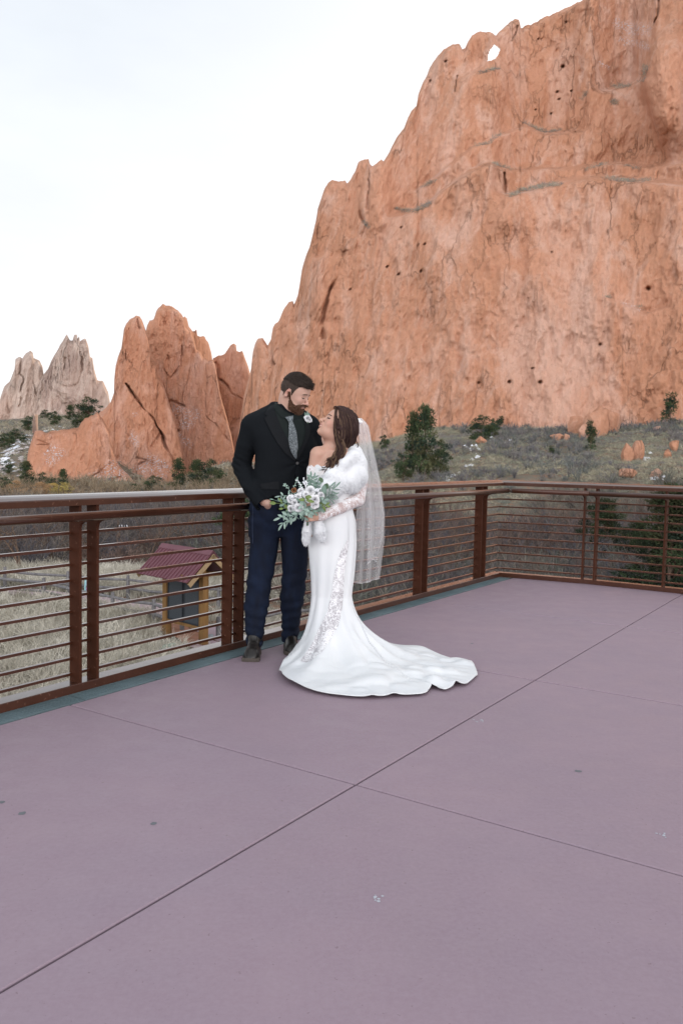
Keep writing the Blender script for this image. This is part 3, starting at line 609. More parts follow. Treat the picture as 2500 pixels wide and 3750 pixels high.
# sunlit tan scrub further left
pos, _ = scatter(420, -300, 1000, 108, 175); V_, C_ = shrubs(pos, 1.5+1.6*NR.rand(len(pos)), np.array([(.25, .195, .135)])*(.8+.4*NR.rand(len(pos), 1)), 8, 14, .05)
tag(stuff('tan_scrub', V_, C_), 'straw coloured scrub on the flat below the low red hump', 'scrub', kind='stuff')

# slope scrub and grass clumps in front of the cliff and on the left hillside
def clumps(pos, r, cols, n=26, w=.07, flat=.55, up=.5):
    N = len(pos)*n; b0 = np.repeat(pos, n, 0); rr = np.repeat(r, n)
    o = NR.randn(N, 3)*np.array([.45, .45, 0]); o[:, 2] = np.abs(NR.randn(N))*flat*.5
    d = unit(NR.randn(N, 3)*[.8, .8, .3]+[0, 0, up]); L = rr*(.5+.6*NR.rand(N))
    v, _ = tris(b0+o*rr[:, None], d, L, w*(.6+.8*NR.rand(N))*np.repeat(np.clip(r, .5, 2), n)); c = np.repeat(np.repeat(cols, n, 0)*(.7+.6*NR.rand(N))[:, None], 3, 0)
    return v, c
GP = np.array([(.31, .295, .215), (.36, .33, .24), (.26, .265, .20), (.21, .20, .195), (.20, .215, .185), (.38, .35, .27)])
def kslope(sx, D, X):
    n = fbm(np.stack([X*.12, D*.12, X*0], -1), 3, 91); return n > -.34
pos, sx_ = scatter(26000, 1150, 3200, 88, 172, kslope)
ci = np.clip(((fbm(pos*.10, 3, 15)+.5)*6).astype(int), 0, 5); ci = np.where(NR.rand(len(ci)) < .35, NR.randint(0, 6, len(ci)), ci)
V_, C_ = clumps(pos, .30+.34*NR.rand(len(pos)), GP[ci], 15, .075)
tag(stuff('slope_grass', V_, C_), 'dry greenish tufts covering the slope under the cliff', 'grass', kind='stuff')
pos, sx_ = scatter(3000, 700, 3200, 88, 176, lambda sx, D, X: fbm(np.stack([X*.07, D*.07, X*0], -1), 3, 99) > .16)
V_, C_ = shrubs(pos, .8+.9*NR.rand(len(pos)), np.array([(.16, .155, .165), (.155, .165, .155), (.19, .175, .17)])[NR.randint(0, 3, len(pos))], 9, 10, .05, .8)
tag(stuff('sage_scrub', V_, C_), 'low dark grey scrub patches across the slope', 'scrub', kind='stuff')
pos, sx_ = scatter(7000, -500, 1000, 150, 430)
V_, C_ = clumps(pos, .7+.9*NR.rand(len(pos)), GP[NR.randint(0, 6, len(pos))]*[.9, .88, .9], 14, .16)
tag(stuff('hill_scrub', V_, C_), 'grey-green scrub on the far left hillside', 'scrub', kind='stuff')

# dry grass field by the kiosk
def kg(sx, D, X):
    y = F*6.2/D+hz(sx); path = (y < np.interp(sx, [0, 200, 400, 600], [2185, 2200, 2235, 2262])) & (y > np.interp(sx, [0, 200, 400, 600], [2150, 2160, 2178, 2195]))
    red = (sx > 575) & (sx < 900) & (y > 2240) & (y < 2420) & (fbm(np.stack([X, D, X*0], -1), 2, 8) < .32)
    return ~path & ~red
pos, sx_ = scatter(15000, -500, 1300, 9, 46, kg)
tone = np.array([(.43, .40, .335), (.50, .47, .40), (.34, .315, .255), (.56, .53, .46)])
ci = np.clip(((fbm(pos*.5, 3, 25)+.5)*4).astype(int), 0, 3)
r = .45+.35*NR.rand(len(pos)); n = 14; N = len(pos)*n
b0 = np.repeat(pos, n, 0)+NR.randn(N, 3)*[.09, .09, 0]; lean = np.repeat(NR.randn(len(pos), 3)*.35, n, 0)*[1, 1, 0]
d = unit(lean+NR.randn(N, 3)*[.28, .28, 0]+[0, 0, 1]); L = np.repeat(r, n)*(.6+.6*NR.rand(N))
mid = b0+d*(L*.6)[:, None]; d2_ = unit(d+NR.randn(N, 3)*[.5, .5, .1]-[0, 0, .35]); w = .011*(1+.5*NR.rand(N))*np.clip(b0[:, 1]/22, .7, 1.6)
side = unit(np.cross(d, NR.randn(N, 3)))
v = np.stack([b0-side*w[:, None]/2, b0+side*w[:, None]/2, mid+side*w[:, None]*.35, mid-side*w[:, None]*.35, mid+d2_*(L*.5)[:, None]], 1).reshape(-1, 3)
i = np.arange(N)*5; cc = np.repeat(np.repeat(tone[ci], n, 0)*(.75+.5*NR.rand(N))[:, None], 5, 0)
o = mesh('dry_grass', v, [np.stack([i, i+1, i+2, i+3], 1), np.stack([i+3, i+2, i+4], 1)], vm, None, False, attrs={'col': cc})
tag(o, 'tall pale dry grass in the field below the left railing', 'grass', kind='stuff')

# ---- evergreens: a few crowns of leaf clumps, copied
BARK = mat('bark', (.12, .085, .065), .95, .1, noise=(9, .3))
def crown(kind, n, leaf, seed):
    R = np.random.RandomState(seed)
    k_ = 46 if kind != 'small' else 20
    # clump centres in a unit-height crown
    z = R.rand(k_)**.85; 
    if kind == 'cone': rad = .30*(1-z)**.75+.03
    elif kind == 'round': rad = .42*np.sqrt(np.clip(1-(z*1.9-.9)**2, .05, 1))
    else: rad = .26*(1-z*.8)+.04
    a = R.rand(k_)*6.28; q = np.sqrt(R.rand(k_))*(.75+.4*R.rand(k_)); cx = np.stack([np.cos(a)*rad*q, np.sin(a)*rad*q, .08+z*.90], -1)
    cr_ = (.06+.06*R.rand(k_))*(1 if kind != 'cone' else .9)
    idx = R.randint(0, k_, n); p = R.randn(n, 3); p = unit(p)*(R.rand(n)**.4)[:, None]; p = cx[idx]+p*cr_[idx][:, None]*[1.15, 1.15, .75]
    d = unit(unit(p-cx[idx])*.9+R.randn(n, 3)*.6+[0, 0, .35]); s = unit(np.cross(d, R.randn(n, 3))); L = leaf*(.6+.8*R.rand(n)); w = leaf*.42
    v = np.stack([p-s*w/2, p+d*(L*.5)[:, None]-s*w*.1, p+d*L[:, None], p+s*w/2], 1).reshape(-1, 3)
    tint = (.65+.75*R.rand(k_))[idx]*(.7+.6*R.rand(n)); g_ = np.array([(.046, .068, .036), (.060, .082, .040), (.040, .060, .042), (.085, .088, .045)])[R.randint(0, 4, k_)][idx]
    c = np.repeat(g_*tint[:, None]*(.55 if n > 5000 else 1), 4, 0); return v, np.arange(4*n).reshape(-1, 4), c, cx
def make_tree(kind, n, leaf, seed):
    root = empty('evergreen_tree', (0, 0, 0)); v, f, c, cx = crown(kind, n, leaf, seed)
    o = mesh('crown', v, f, vm, root, False, attrs={'col': c})
    b = MB(); R = np.random.RandomState(seed)
    b.tube(smooth_path([(0, 0, -.06), (.01, 0, .2), (-.01, .01, .5), (0, 0, .85)], 4), np.linspace(.028, .006, 13), 7)
    for q in cx[::4]: b.tube([(0, 0, q[2]*.7), tuple((q+[0, 0, q[2]*.7])/2*[1, 1, 1]), tuple(q)], [.009, .006, .003], 5)
    b.build('trunk', BARK, root, True); return root
# leaf sizes follow distance
PRO = {'cone': make_tree('cone', 3400, .055, 1), 'round': make_tree('round', 3800, .055, 2), 'small': make_tree('small', 1500, .07, 3), 'conef': make_tree('cone', 9000, .034, 5), 'roundf': make_tree('round', 11000, .034, 6)}
used_p = set()
def put_tree(kind, base, H, wide, rz, label, group=None, cat='tree'):
    r0 = PRO[kind]
    if kind in used_p:
        r = r0.copy(); C.objects.link(r)
        for ch in list(r0.children):
            c2 = ch.copy(); C.objects.link(c2); c2.parent = r
    else: r = r0; used_p.add(kind)
    r.location = [float(x) for x in base]; r.scale = (H*wide, H*wide, H); r.rotation_euler = (0, 0, rz); tag(r, label, cat, group)
    if group is None and 'group' in r: del r['group']
    return r
def s6(x, y): return 1300+x/1.3067, 1350+y/1.3067
def s4(x, y): return x/1.6505, 1050+y/1.6505
EG = 'evergreens on the slopes'
TL = [  # kind, base x, base y, top y, width scale, label
 ('cone', *s6(330, 525), s6(0, 228)[1], .72, 'tallest evergreen on the slope right of the veil'), ('cone', *s6(272, 520), s6(0, 258)[1], .62, 'tall narrow evergreen just left of the tallest one beside the veil'),
 ('round', *s6(405, 505), s6(0, 350)[1], .75, 'bushy evergreen at the right foot of the tallest slope tree'), ('round', *s6(230, 540), s6(0, 420)[1], 1.0, 'low wide evergreen at the left foot of the tall slope trees'),
 ('round', *s6(138, 378), s6(0, 308)[1], .8, 'small round evergreen nearest the veil on the upper slope'), ('round', *s6(603, 350), s6(0, 234)[1], 1.15, 'dark round evergreen against the cliff foot in mid slope'),
 ('small', *s6(692, 285), s6(0, 226)[1], 1.35, 'small evergreen touching the cliff, right of the dark round one'), ('round', *s6(655, 320), s6(0, 240)[1], .9, 'small evergreen squeezed between two others at the cliff foot'),
 ('small', *s6(938, 402), s6(0, 350)[1], 1.1, 'little bright green evergreen alone in mid slope'), ('small', *s6(1124, 392), s6(0, 262)[1], .85, 'slender olive evergreen in front of the red boulders'),
 ('small', *s6(1503, 262), s6(0, 125)[1], .95, 'upright evergreen high on the slope at the right edge'),
 ('round', *s4(540, 830), s4(0, 685)[1], 1.2, 'large dark evergreen on the ridge before the pale fin'), ('cone', *s4(425, 805), s4(0, 725)[1], 1.3, 'dark evergreen left of the large ridge tree'), ('round', *s4(470, 850), s4(0, 775)[1], 1.2, 'dark shrub-like evergreen under the large ridge tree'),
 ('round', *s4(332, 845), s4(0, 765)[1], 1.1, 'olive evergreen on the ridge above the snowy scree'), ('round', *s4(275, 800), s4(0, 750)[1], 1.3, 'yellow-green evergreen near the pale upright stone'), ('round', *s4(175, 880), s4(0, 795)[1], 1.1, 'evergreen on the hillside left of the pale upright stone'),
 ('cone', *s4(1078, 1240), s4(0, 1062)[1], .95, 'leftmost of the tall junipers beside the groom'), ('cone', *s4(1190, 1240), s4(0, 1070)[1], 1.2, 'middle tall juniper beside the groom'), ('round', *s4(1275, 1235), s4(0, 1068)[1], .9, 'right tall juniper beside the groom'),
 ('small', *s4(1330, 1180), s4(0, 1110)[1], 1.0, 'small juniper nearest the sleeve of the groom'), ('round', *s4(930, 1255), s4(0, 1152)[1], 1.3, 'spreading juniper just above the top rail in mid left'), ('round', *s4(815, 1262), s4(0, 1192)[1], 1.5, 'low juniper cropped by the top rail'),
 ('cone', *s4(384, 1250), s4(0, 1125)[1], .95, 'pointed evergreen in front of the low red hump'), ('round', *s4(262, 1225), s4(0, 1138)[1], .9, 'evergreen left of the pointed one below the red hump'), ('round', *s4(322, 1240), s4(0, 1160)[1], .9, 'evergreen between two others under the red hump'),
 ('cone', *s4(158, 1235), s4(0, 1085)[1], 1.1, 'evergreen at the foot of the snowy scree'), ('round', *s4(30, 1260), s4(0, 1160)[1], 1.3, 'dark evergreen in the lower left corner of the hillside'), ('round', *s4(50, 1140), s4(0, 1060)[1], 1.0, 'evergreen midway down the left scree'),
 ('round', *s4(30, 985), s4(0, 900)[1], 1.3, 'evergreen at the left edge among hillside scrub'), ('round', *s4(95, 935), s4(0, 870)[1], 1.3, 'evergreen on the left hillside below the pale fins'), ('round', *s4(145, 955), s4(0, 905)[1], 1.2, 'small evergreen beside the upper snow patch'), ('round', *s4(60, 960), s4(0, 895)[1], 1.2, 'evergreen between two others on the left hillside')]
for i, (kd, bx, by, ty, wd, lb) in enumerate(TL):
    lo = 190 if (bx < 620 and by < 1770) else 90
    b0 = hit(bx, by, lo if bx < 1000 else 85)
    H = (by-ty)/F*b0[1]*1.16; put_tree(kd, b0-[0, 0, .1], H, wd, i*1.3, lb, EG)
# nearer dark trees seen through the right-hand rail
for sx, D, H, wd, kd, lb in ((2470, 31, 5.6, 1.25, 'conef', 'large near-black spruce behind the rail at the right edge'), (2420, 38, 3.4, 1.1, 'roundf', 'dark green tree beside the large spruce behind the right rail'), (2220, 56, 4.2, 1.0, 'roundf', 'olive bush showing between the double posts and the right post'),
    (2200, 29, 2.0, 1.7, 'roundf', 'low blue-green bush at the foot of the right railing'), (2340, 50, 3.0, 1.1, 'roundf', 'green bush left of the right-hand post of the short rail'), (2600, 33, 6.0, 1.2, 'conef', 'spruce just beyond the right picture edge'),
    (875, 60, 4.2, .9, 'round', 'green shrub behind the kiosk roof')):
    X = tanx(sx)*D; put_tree(kd, (X, D, terr0(X, D)-.1), H, wd, D, lb, 'dark trees behind the right rail' if sx > 1000 else None)
GB = vmat('golden')
g0 = hit(*s4(325, 1262), 120); v, f, c, _ = crown('round', 2500, .07, 9)
gb = empty('golden_bush', g0, 'round golden-yellow bush just above the left top rail', 'bush'); c = c/np.maximum(c.max(1, keepdims=True), 1e-3)*[0, 0, 0]+np.array([.50, .36, .13])*(.7+.5*NR.rand(len(c), 1))
mesh('crown', v*[3.2, 3.2, 2.3]+np.array(g0), f, vm, gb, attrs={'col': c})
b = MB(); b.tube([g0, g0+[0, 0, 1.5]], .08, 6); b.build('trunk', BARK, gb)
for sx, D, hgt, lb in ((232, 125, 2.6, 'yellow-leaved bush glimpsed under the left top rail'), (60, 128, 2.4, 'orange-tan bush at far left glimpsed between top rail and handrail'), (150, 126, 2.4, 'tan bush glimpsed between top rail and handrail')):
    X = tanx(sx)*D; g0 = np.array([X, D, terr0(X, D)]); v, f, c, _ = crown('round', 2200, .06, int(sx)); cc = np.array([.42, .34, .12] if sx == 232 else [.42, .27, .15])*(.6+.6*NR.rand(len(v)//4, 1))
    gb = empty('autumn_bush', g0, lb, 'bush', 'autumn bushes in the valley'); mesh('crown', v*[hgt*1.6, hgt*1.6, hgt]+g0, f, vm, gb, attrs={'col': np.repeat(cc, 4, 0)})
    b = MB(); b.tube([g0, g0+[0, 0, hgt*.5]], .08, 6); b.build('trunk', BARK, gb)
# bare trees with visible limbs
def bare_tree(p, H, seed, label, group='bare trees by the path'):
    R = random.Random(seed); root = empty('bare_tree', p, label, 'tree', group); tb = MB(); tv = []; 
    def br(a, d, L, r, lev):
        pts = [a]; dd = Vector(d)
        for i in range(4):
            dd = (dd+Vector((R.gauss(0, .22), R.gauss(0, .22), R.gauss(.04, .1)))).normalized(); pts.append(tuple(Vector(pts[-1])+dd*L/4))
        if lev < 3: tb.tube(pts, np.linspace(r, r*.45, 5), 5, False)
        else:
            for q0, q1 in zip(pts[:-1], pts[1:]): tv.append((q0, q1))
        if lev < 4:
            for i in range(3 if lev else 4):
                k = R.randint(1, 4); nd = (dd+Vector((R.gauss(0, .75), R.gauss(0, .75), R.gauss(.1, .4)))).normalized(); br(pts[k], nd, L*R.uniform(.5, .75), r*.5, lev+1)
    for s in range(R.choice((2, 3))): br(tuple(p), (R.gauss(0, .35), R.gauss(0, .35), 1), H*.5, .075, 0)
    tb.build('trunk', BARK, root, True)
    a = np.array([t[0] for t in tv]); e = np.array([t[1] for t in tv]); d = e-a; L = np.linalg.norm(d, axis=1); d = unit(d)
    v, f = tris(a, d, L*1.2, np.full(len(a), .022)); mesh('crown', v, f, mat_tw, root)
mat_tw = mat('dark_twig', (.10, .085, .085), .9, .1)
for i, (sx, D, H, lb) in enumerate(((70, 44, 4.6, 'forked bare tree beyond the path at the far left'), (-30, 47, 4.5, 'bare tree cropped by the left edge beyond the path'), (190, 50, 4.3, 'bare tree standing above the second fence post'), (330, 52, 4.4, 'bare tree behind the left double posts'), (470, 54, 4.2, 'bare tree up from the near fence post'),
    (560, 50, 4.2, 'bare tree just left of the kiosk roof'), (700, 56, 4.4, 'bare tree rising behind the kiosk ridge'), (800, 52, 4.0, 'bare tree right of the kiosk roof'), (1480, 44, 3.6, 'bare tree behind the rail right of the veil'), (1700, 50, 3.8, 'bare tree behind the rail before the corner'))):
    X = tanx(sx)*D; bare_tree(np.array([X, D, terr0(X, D)-.05]), H, i+3, lb)

# ---- boulders
def boulder(p, size, seed, m, label, group='boulders on the slope', name='boulder'):
    bm_v = []; n1, n2 = 40, 26
    th = np.linspace(0, np.pi, n2); ph = np.arange(n1)*2*np.pi/n1; T_, Ph = np.meshgrid(th, ph, indexing='ij')
    d = np.stack([np.sin(T_)*np.cos(Ph), np.sin(T_)*np.sin(Ph), np.cos(T_)], -1)
    # facetted by planes
    R = np.random.RandomState(seed); pl = unit(R.randn(16, 3)); off = .72+.28*R.rand(16)
    r = np.min(np.where((d@pl.T) > .15, off/np.maximum(d@pl.T, .15), 1.35), -1); r = r*(1+.10*fbm(d*2.2+seed, 4, seed))
    v = (d*r[..., None]*np.array(size)).reshape(-1, 3); v = v+np.array(p)
    f = [[i*n1+j, (i+1)*n1+j, (i+1)*n1+(j+1) % n1, i*n1+(j+1) % n1] for i in range(n2-1) for j in range(n1)]
    return tag(mesh(name, v, f, m, None, True), label, 'boulder', group)
for i, (x, y, w_, hh, lb) in enumerate(((1150, 320, 62, 105, 'tallest red boulder of the outcrop under the cliff'), (1060, 300, 45, 70, 'leftmost leaning slab of the red outcrop'), (1200, 300, 75, 95, 'right part of the red outcrop under the cliff'), (1235, 270, 40, 70, 'top right boulder of the red outcrop'), (1095, 330, 35, 60, 'small boulder low in the middle of the outcrop'),
    (965, 335, 40, 32, 'lone red boulder left of the outcrop'), (1010, 340, 16, 34, 'small upright red stone between lone boulder and outcrop'), (1300, 440, 48, 85, 'left of the two upright red boulders on the right slope'), (1340, 430, 42, 95, 'right of the two upright red boulders on the right slope'), (1295, 535, 65, 40, 'rounded red boulder just above the right top rail'),
    (1440, 525, 40, 40, 'low red boulder near the snow at the right'), (1490, 425, 26, 45, 'small red boulder near the right edge'), (1525, 395, 30, 50, 'red boulder at the right edge of the slope'), (600, 365, 40, 30, 'red stone under the dark round evergreen'), (1440, 290, 26, 24, 'small red stone high on the right slope'))):
    sx, sy = s6(x, y); b0 = hit(sx, sy, 88); q = b0[1]/F/1.3067
    boulder(b0+[0, 0, hh*q*.42], (w_*q*(.95 if i < 5 else .7), w_*q*.6, hh*q*(.85 if i < 5 else .66)), i*7+1, red, lb)
R = np.random.RandomState(5); 
pale_m = mat('pale_stone', (.42, .38, .37), .9, .1, noise=(2, .2))
b = MB()
for i in range(60):
    sx, sy = s4(R.uniform(0, 215), R.uniform(900, 1200)); b0 = hit(sx, sy, 190); s_ = R.uniform(.5, 1.6); d = unit(R.randn(18, 3)); d[:, 2] = np.abs(d[:, 2])
    bm = bmesh.new(); [bm.verts.new(b0+q*s_*np.array([1, 1, .6])) for q in d]; bmesh.ops.convex_hull(bm, input=bm.verts); bm.verts.index_update(); b.add([v.co[:] for v in bm.verts], [[v.index for v in f_.verts] for f_ in bm.faces]); bm.free()
tag(b.build('scree', pale_m), 'pale tumbled stones strewn down the snowy scree at far left', 'scree', kind='stuff')
# dry scrub rooted on the ledges of the cliff
vgp = R1['V'].reshape(-1, 3)[(R1['vg'].ravel() > .45)]; vgp = vgp[vgp[:, 0] < 80]; sel = vgp[NR.randint(0, len(vgp), 1150)]
V_, C_ = clumps(sel, .22+.75*NR.rand(len(sel))**2, np.array([(.29, .29, .235), (.25, .235, .225), (.34, .32, .25)])[NR.randint(0, 3, len(sel))], 12, .07, .4, .9); tag(stuff('ledge_scrub', V_, C_), 'grey-green scrub growing along the ledges of the big red cliff', 'scrub', kind='stuff')
# snow: thin drifts lying between the tufts
snm = mat('snow', (.80, .82, .88), .6, .2, noise=(1.5, .06))
sv = []; sf = 0; lst = []
def drift(poly, n, smin, smax, label):
    b = MB()
    for _ in range(n):
        t = NR.rand()*(len(poly)-1); i = int(t); a = np.array(poly[i]); c = np.array(poly[min(i+1, len(poly)-1)]); q = a+(c-a)*(t-i)+NR.randn(2)*[9, 6]
        h_ = hit(q[0], q[1], 88 if q[0] > 900 else 190); s = NR.uniform(smin, smax); k = 9; ang = np.arange(k)*2*np.pi/k; rr = s*(.6+.6*NR.rand(k))
        ring = [(h_[0]+math.cos(a_)*r_, h_[1]+math.sin(a_)*r_*1.5) for a_, r_ in zip(ang, rr)]
        v = [np.array([h_[0], h_[1], terr(h_[0], h_[1])+.28])]+[np.array([x, y, terr(x, y)+.02]) for x, y in ring]; b.add(v, [[0, j+1, (j+1) % k+1] for j in range(k)])
    tag(b.build('snow_patch', snm, None, True), label, 'snow', kind='stuff')
drift([s6(650, 330), s6(720, 320), s6(725, 370)], 20, .2, .5, 'snow remnants under the dark round evergreen')
drift([s6(520, 385), s6(570, 370), s6(600, 430), s6(480, 480), s6(460, 520), s6(400, 520)], 30, .2, .5, 'snow streaks on the lower slope right of the tall evergreens')
drift([s6(1380, 400), s6(1410, 435)], 10, .2, .45, 'snow beside the two upright red boulders'); drift([s6(1430, 530), s6(1480, 520)], 10, .2, .45, 'snow at the low red boulder near the right edge')
drift([s4(180, 920), s4(60, 990), s4(20, 1060), s4(80, 1120)], 60, .6, 1.8, 'snow in the left scree'); drift([s4(260, 880), s4(380, 865)], 22, .5, 1.4, 'snow below the ridge evergreens')

# ------------------------------------------------------------------ path, fences, kiosk
def gz(sx, sy, z=-4.94): return G(sx, sy, z)
pm = mat('path_concrete', (.33, .245, .27), .85, .2, noise=(1.2, .08))
near = [(-500, 2150), (60, 2180), (162, 2188), (300, 2213), (414, 2236), (490, 2246), (600, 2262), (700, 2300), (790, 2345), (900, 2352), (1040, 2325), (1200, 2330)]
far = [(-500, 2120), (60, 2153), (162, 2160), (300, 2178), (414, 2190), (490, 2198), (600, 2212), (700, 2240), (790, 2296), (900, 2290), (1040, 2268), (1200, 2270)]
def strip(a, c, z): 
    A_ = [gz(x, y, z) for x, y in smooth_path([(x, y, 0) for x, y in a], 4)[:, :2]]; B_ = [gz(x, y, z) for x, y in smooth_path([(x, y, 0) for x, y in c], 4)[:, :2]]
    n = len(A_); return np.array(A_+B_), [[i, i+1, n+i+1, n+i] for i in range(n-1)]
v, f = strip(near, far, -4.86); 
tz_ = np.array([max(-4.86, terr(p[0], p[1])+.05) for p in v]); v[:, 2] = tz_
tag(mesh('path', v, f, pm), kind='structure')
v, f = strip([(560, 2300), (640, 2330), (700, 2372), (820, 2400), (950, 2400)], [(600, 2262), (700, 2300), (790, 2345), (900, 2352), (1040, 2325)], -4.88)
v[:, 2] = [max(-4.88, terr(p[0], p[1])+.04) for p in v]; soil = mat('red_soil', (.27, .135, .09), .95, .1, noise=(3, .2)); tag(mesh('soil_patch', v, f, soil), kind='structure')
v, f = strip([(690, 2365), (760, 2385), (860, 2370)], [(745, 2330), (800, 2350), (880, 2345)], -4.85); v[:, 2] = [max(-4.85, terr(p[0], p[1])+.06) for p in v]; tag(mesh('path_apron', v, f, pm), kind='structure')
wm = mat('weathered_wood', (.15, .145, .15), .9, .15, noise=(7, .3, (1, 1, .2)), bump=(30, .4, .01))
def fence(posts, hts, label, extra):
    root = empty('split_rail_fence', posts[0], label, 'fence'); R = np.random.RandomState(len(posts)*3+1)
    for p, h_ in zip(posts, hts):
        b = MB(); b.tube([p-Z*.1, p+Z*h_*.5+R.randn(3)*.01, p+Z*h_], [.085, .08, .07], 7); b.build('post', wm, root)
    for zf in (.78, .36):
        for p, q, ha, hb in zip(posts[:-1], posts[1:], hts[:-1], hts[1:]):
            b = MB(); m_ = (p+q)/2+Z*((ha+hb)/2*zf-.04); b.tube([p+Z*ha*zf, m_, q+Z*hb*zf], [.055, .065, .05], 7); b.build('rail', wm, root)
fence([gz(x, y) for x, y in ((-110, 2165), (162, 2194), (414, 2252), (564, 2280))]+[gz(668, 2312)], [.95, .9, .88, .88, .85], 'weathered split-rail fence on the near side of the path left of the kiosk', 0)
fence([gz(x, y) for x, y in ((-250, 2140), (20, 2148), (250, 2166), (470, 2182), (640, 2200), (800, 2222), (960, 2240))], [.9]*7, 'weathered split-rail fence on the far side of the path', 0)
fence([gz(x, y) for x, y in ((800, 2345), (905, 2330), (1050, 2300), (1180, 2290))], [.8]*4, 'weathered split-rail fence right of the kiosk behind the legs of the groom', 0)
# clothing draped on the far fence
for sx, col, lb in ((313.5, (.30, .52, .56), 'small teal jacket hung between the left double posts, down at the path'), (321.5, (.42, .06, .26), 'small magenta jacket hung beside the teal one at the path')):
    mm = mat('cloth_'+lb[6:10].strip(), col, .8); b = MB(); p = gz(sx, 2171); n = 7
    pr = np.array([P(sx+dx, y, p[1]) for y, dx in ((2124, 0), (2130, 1), (2142, .5), (2152, -.5), (2160, .6), (2166, 0))]); b.tube(pr, [.025, .045, .05, .048, .055, .045], 9); o = b.build('hung_jacket', mm, None, True); tag(o, lb, 'jacket')
# two magpies on the scrub
blk = mat('black_plumage', (.012, .013, .02), .4, .5); wht = mat('white_plumage', (.75, .76, .80), .7)
for sx, lb in ((443.5, 'left of two small black-and-white birds in the scrub above the top bar'), (461.5, 'right of two small black-and-white birds in the scrub above the top bar')):
    D = 62; c0 = P(sx, 1926, D); root = empty('bird', c0, lb, 'bird', 'black and white birds')
    b = MB(); b.tube([c0+[-.02, 0, -.14], c0+[0, 0, -.02], c0+[0, 0, .10], c0+[.01, 0, .18], c0+[.03, 0, .25]], [.03, .085, .075, .04, .03], 10); b.build('body', blk, root, True)
    for s in (-1, 1):
        b = MB(); b.tube([c0+[s*.06, -.03, .08], c0+[s*.10, -.03, -.02], c0+[s*.12, -.02, -.15]], [.03, .05, .02], 8); b.build('wing', wht, root, True)
    b = MB(); b.tube([c0+[0, .02, -.1], c0+[0, .05, -.35]], [.03, .015], 6); b.build('tail', blk, root)
# kiosk
KA = np.array([-4.36, 26.5, 0]); KD = np.array([.7241, -.6897, 0]); KN = np.array([-.6897, -.7241, 0]); GZ = -4.9
KR = KA+KD*.467; KL = np.array([-5.83, 27.9, 0])-KD*.32; Kl = np.array([-5.83, 27.9, 0]); zr, ze, hw = -1.845, -2.72, .99
ki = empty('trail_kiosk', (KA+Kl)/2+Z*GZ, 'wooden trail kiosk with a dark red metal roof and dark mesh doors', 'kiosk')
kw = mat('stained_pine', (.165, .092, .036), .75, .12, noise=(6, .3, (1, 1, .15)), bump=(25, .3, .005)); kw2 = mat('pale_pine_trim', (.27, .19, .11), .75, .2, noise=(5, .15)); kd = mat('dark_metal_mesh', (.022, .026, .032), .6, .2)
rf = mat('red_metal_roof', (.130, .052, .066), .5, .2, noise=(2, .1))
for p in (KA, Kl):
    b = MB(); s = .11; b.box(p-KD*s-KN*s+Z*(GZ-.3), KD*2*s, KN*2*s, Z*(2.26+.3)); b.build('post', kw, ki)
for s in (1, -1):
    b = MB(); n = 15; L = KR-KL; Ln = np.linalg.norm(L)
    a = KL+Z*zr; e = KL+KN*s*hw+Z*ze; sl = e-a; up = np.cross(KD, sl); up /= np.linalg.norm(up); up = up*np.sign(up[2])
    b.box(a-up*.0, L, sl, up*.02)
    for q in np.linspace(0.02, .97, 16): b.box(a+L*q+up*.02, KD*.035, sl*1.005, up*.028)
    b.build('roof_sheet', rf, ki)
    for pp in (KR, KL-KD*.03):
        b = MB(); b.box(pp+Z*(zr-.02)-up*.16, KD*.035, (e-a)*1.0, up*.14); b.build('barge_board', kw2, ki)
    b = MB(); 
    for q in (.05, .5, .93): b.box(a+L*q-up*.13, KD*.07, sl*.96, up*.11)
    b.build('rafter', kw, ki)
b = MB(); b.prism([(-.14, -.10), (0, .035), (.14, -.10), (.14, -.075), (0, .06), (-.14, -.075)], KL+Z*(zr+.02), KR+Z*(zr+.02), KN); b.build('ridge_cap', rf, ki)
for p in (KA, Kl):
    b = MB(); b.box(p-KN*.85-KD*.06+Z*(GZ+2.24), KN*1.7, KD*.12, Z*.14); b.build('tie_beam', kw, ki)
    b = MB(); b.box(p-KN*.05-KD*.05+Z*(GZ+2.38), KN*.1, KD*.1, Z*.62); b.build('king_post', kw, ki)
b = MB(); b.box(Kl-KN*.06+Z*(GZ+.50), KA-Kl, KN*.12, Z*.10); b.build('bottom_beam', kw, ki)
b = MB(); b.box(Kl-KN*.06+Z*(GZ+2.12), KA-Kl, KN*.12, Z*.12); b.build('top_beam', kw, ki)
W_ = KA-Kl
for q0, q1 in ((.075, .488), (.512, .925)):
    b = MB(); p = Kl+W_*q0+KN*.05+Z*(GZ+.62); w2 = W_*(q1-q0); t = .045; lw = w2/np.linalg.norm(w2)
    b.box(p, w2, KN*.03, Z*t); b.box(p+Z*(1.46-t), w2, KN*.03, Z*t); b.box(p+Z*t, lw*t, KN*.03, Z*(1.46-2*t)); b.box(p+w2-lw*t+Z*t, lw*t, KN*.03, Z*(1.46-2*t)); dr = b.build('door', kd, ki)
    b = MB(); b.box(p+lw*t+Z*t+KN*.008, w2-lw*2*t, KN*.004, Z*(1.46-2*t))
    for zz in np.arange(.06, 1.40, .03): b.box(p+lw*t+Z*zz+KN*.013, w2-lw*2*t, KN*.006, Z*.008)
    b.build('mesh_panel', mat('mesh_infill', (.045, .052, .06), .6, .2), dr)
b = MB(); b.box(Kl+W_*.06+KN*-.03+Z*(GZ+.6), W_*.88, KN*.05, Z*1.5); b.build('back_panel', kd, ki)
p = gz(625, 2380, -4.9); boulder(p+Z*.06, (.30, .26, .2), 55, mat('green_stone', (.22, .29, .25), .9, noise=(6, .15)), 'grey-green stone in the grass below the kiosk', None); 
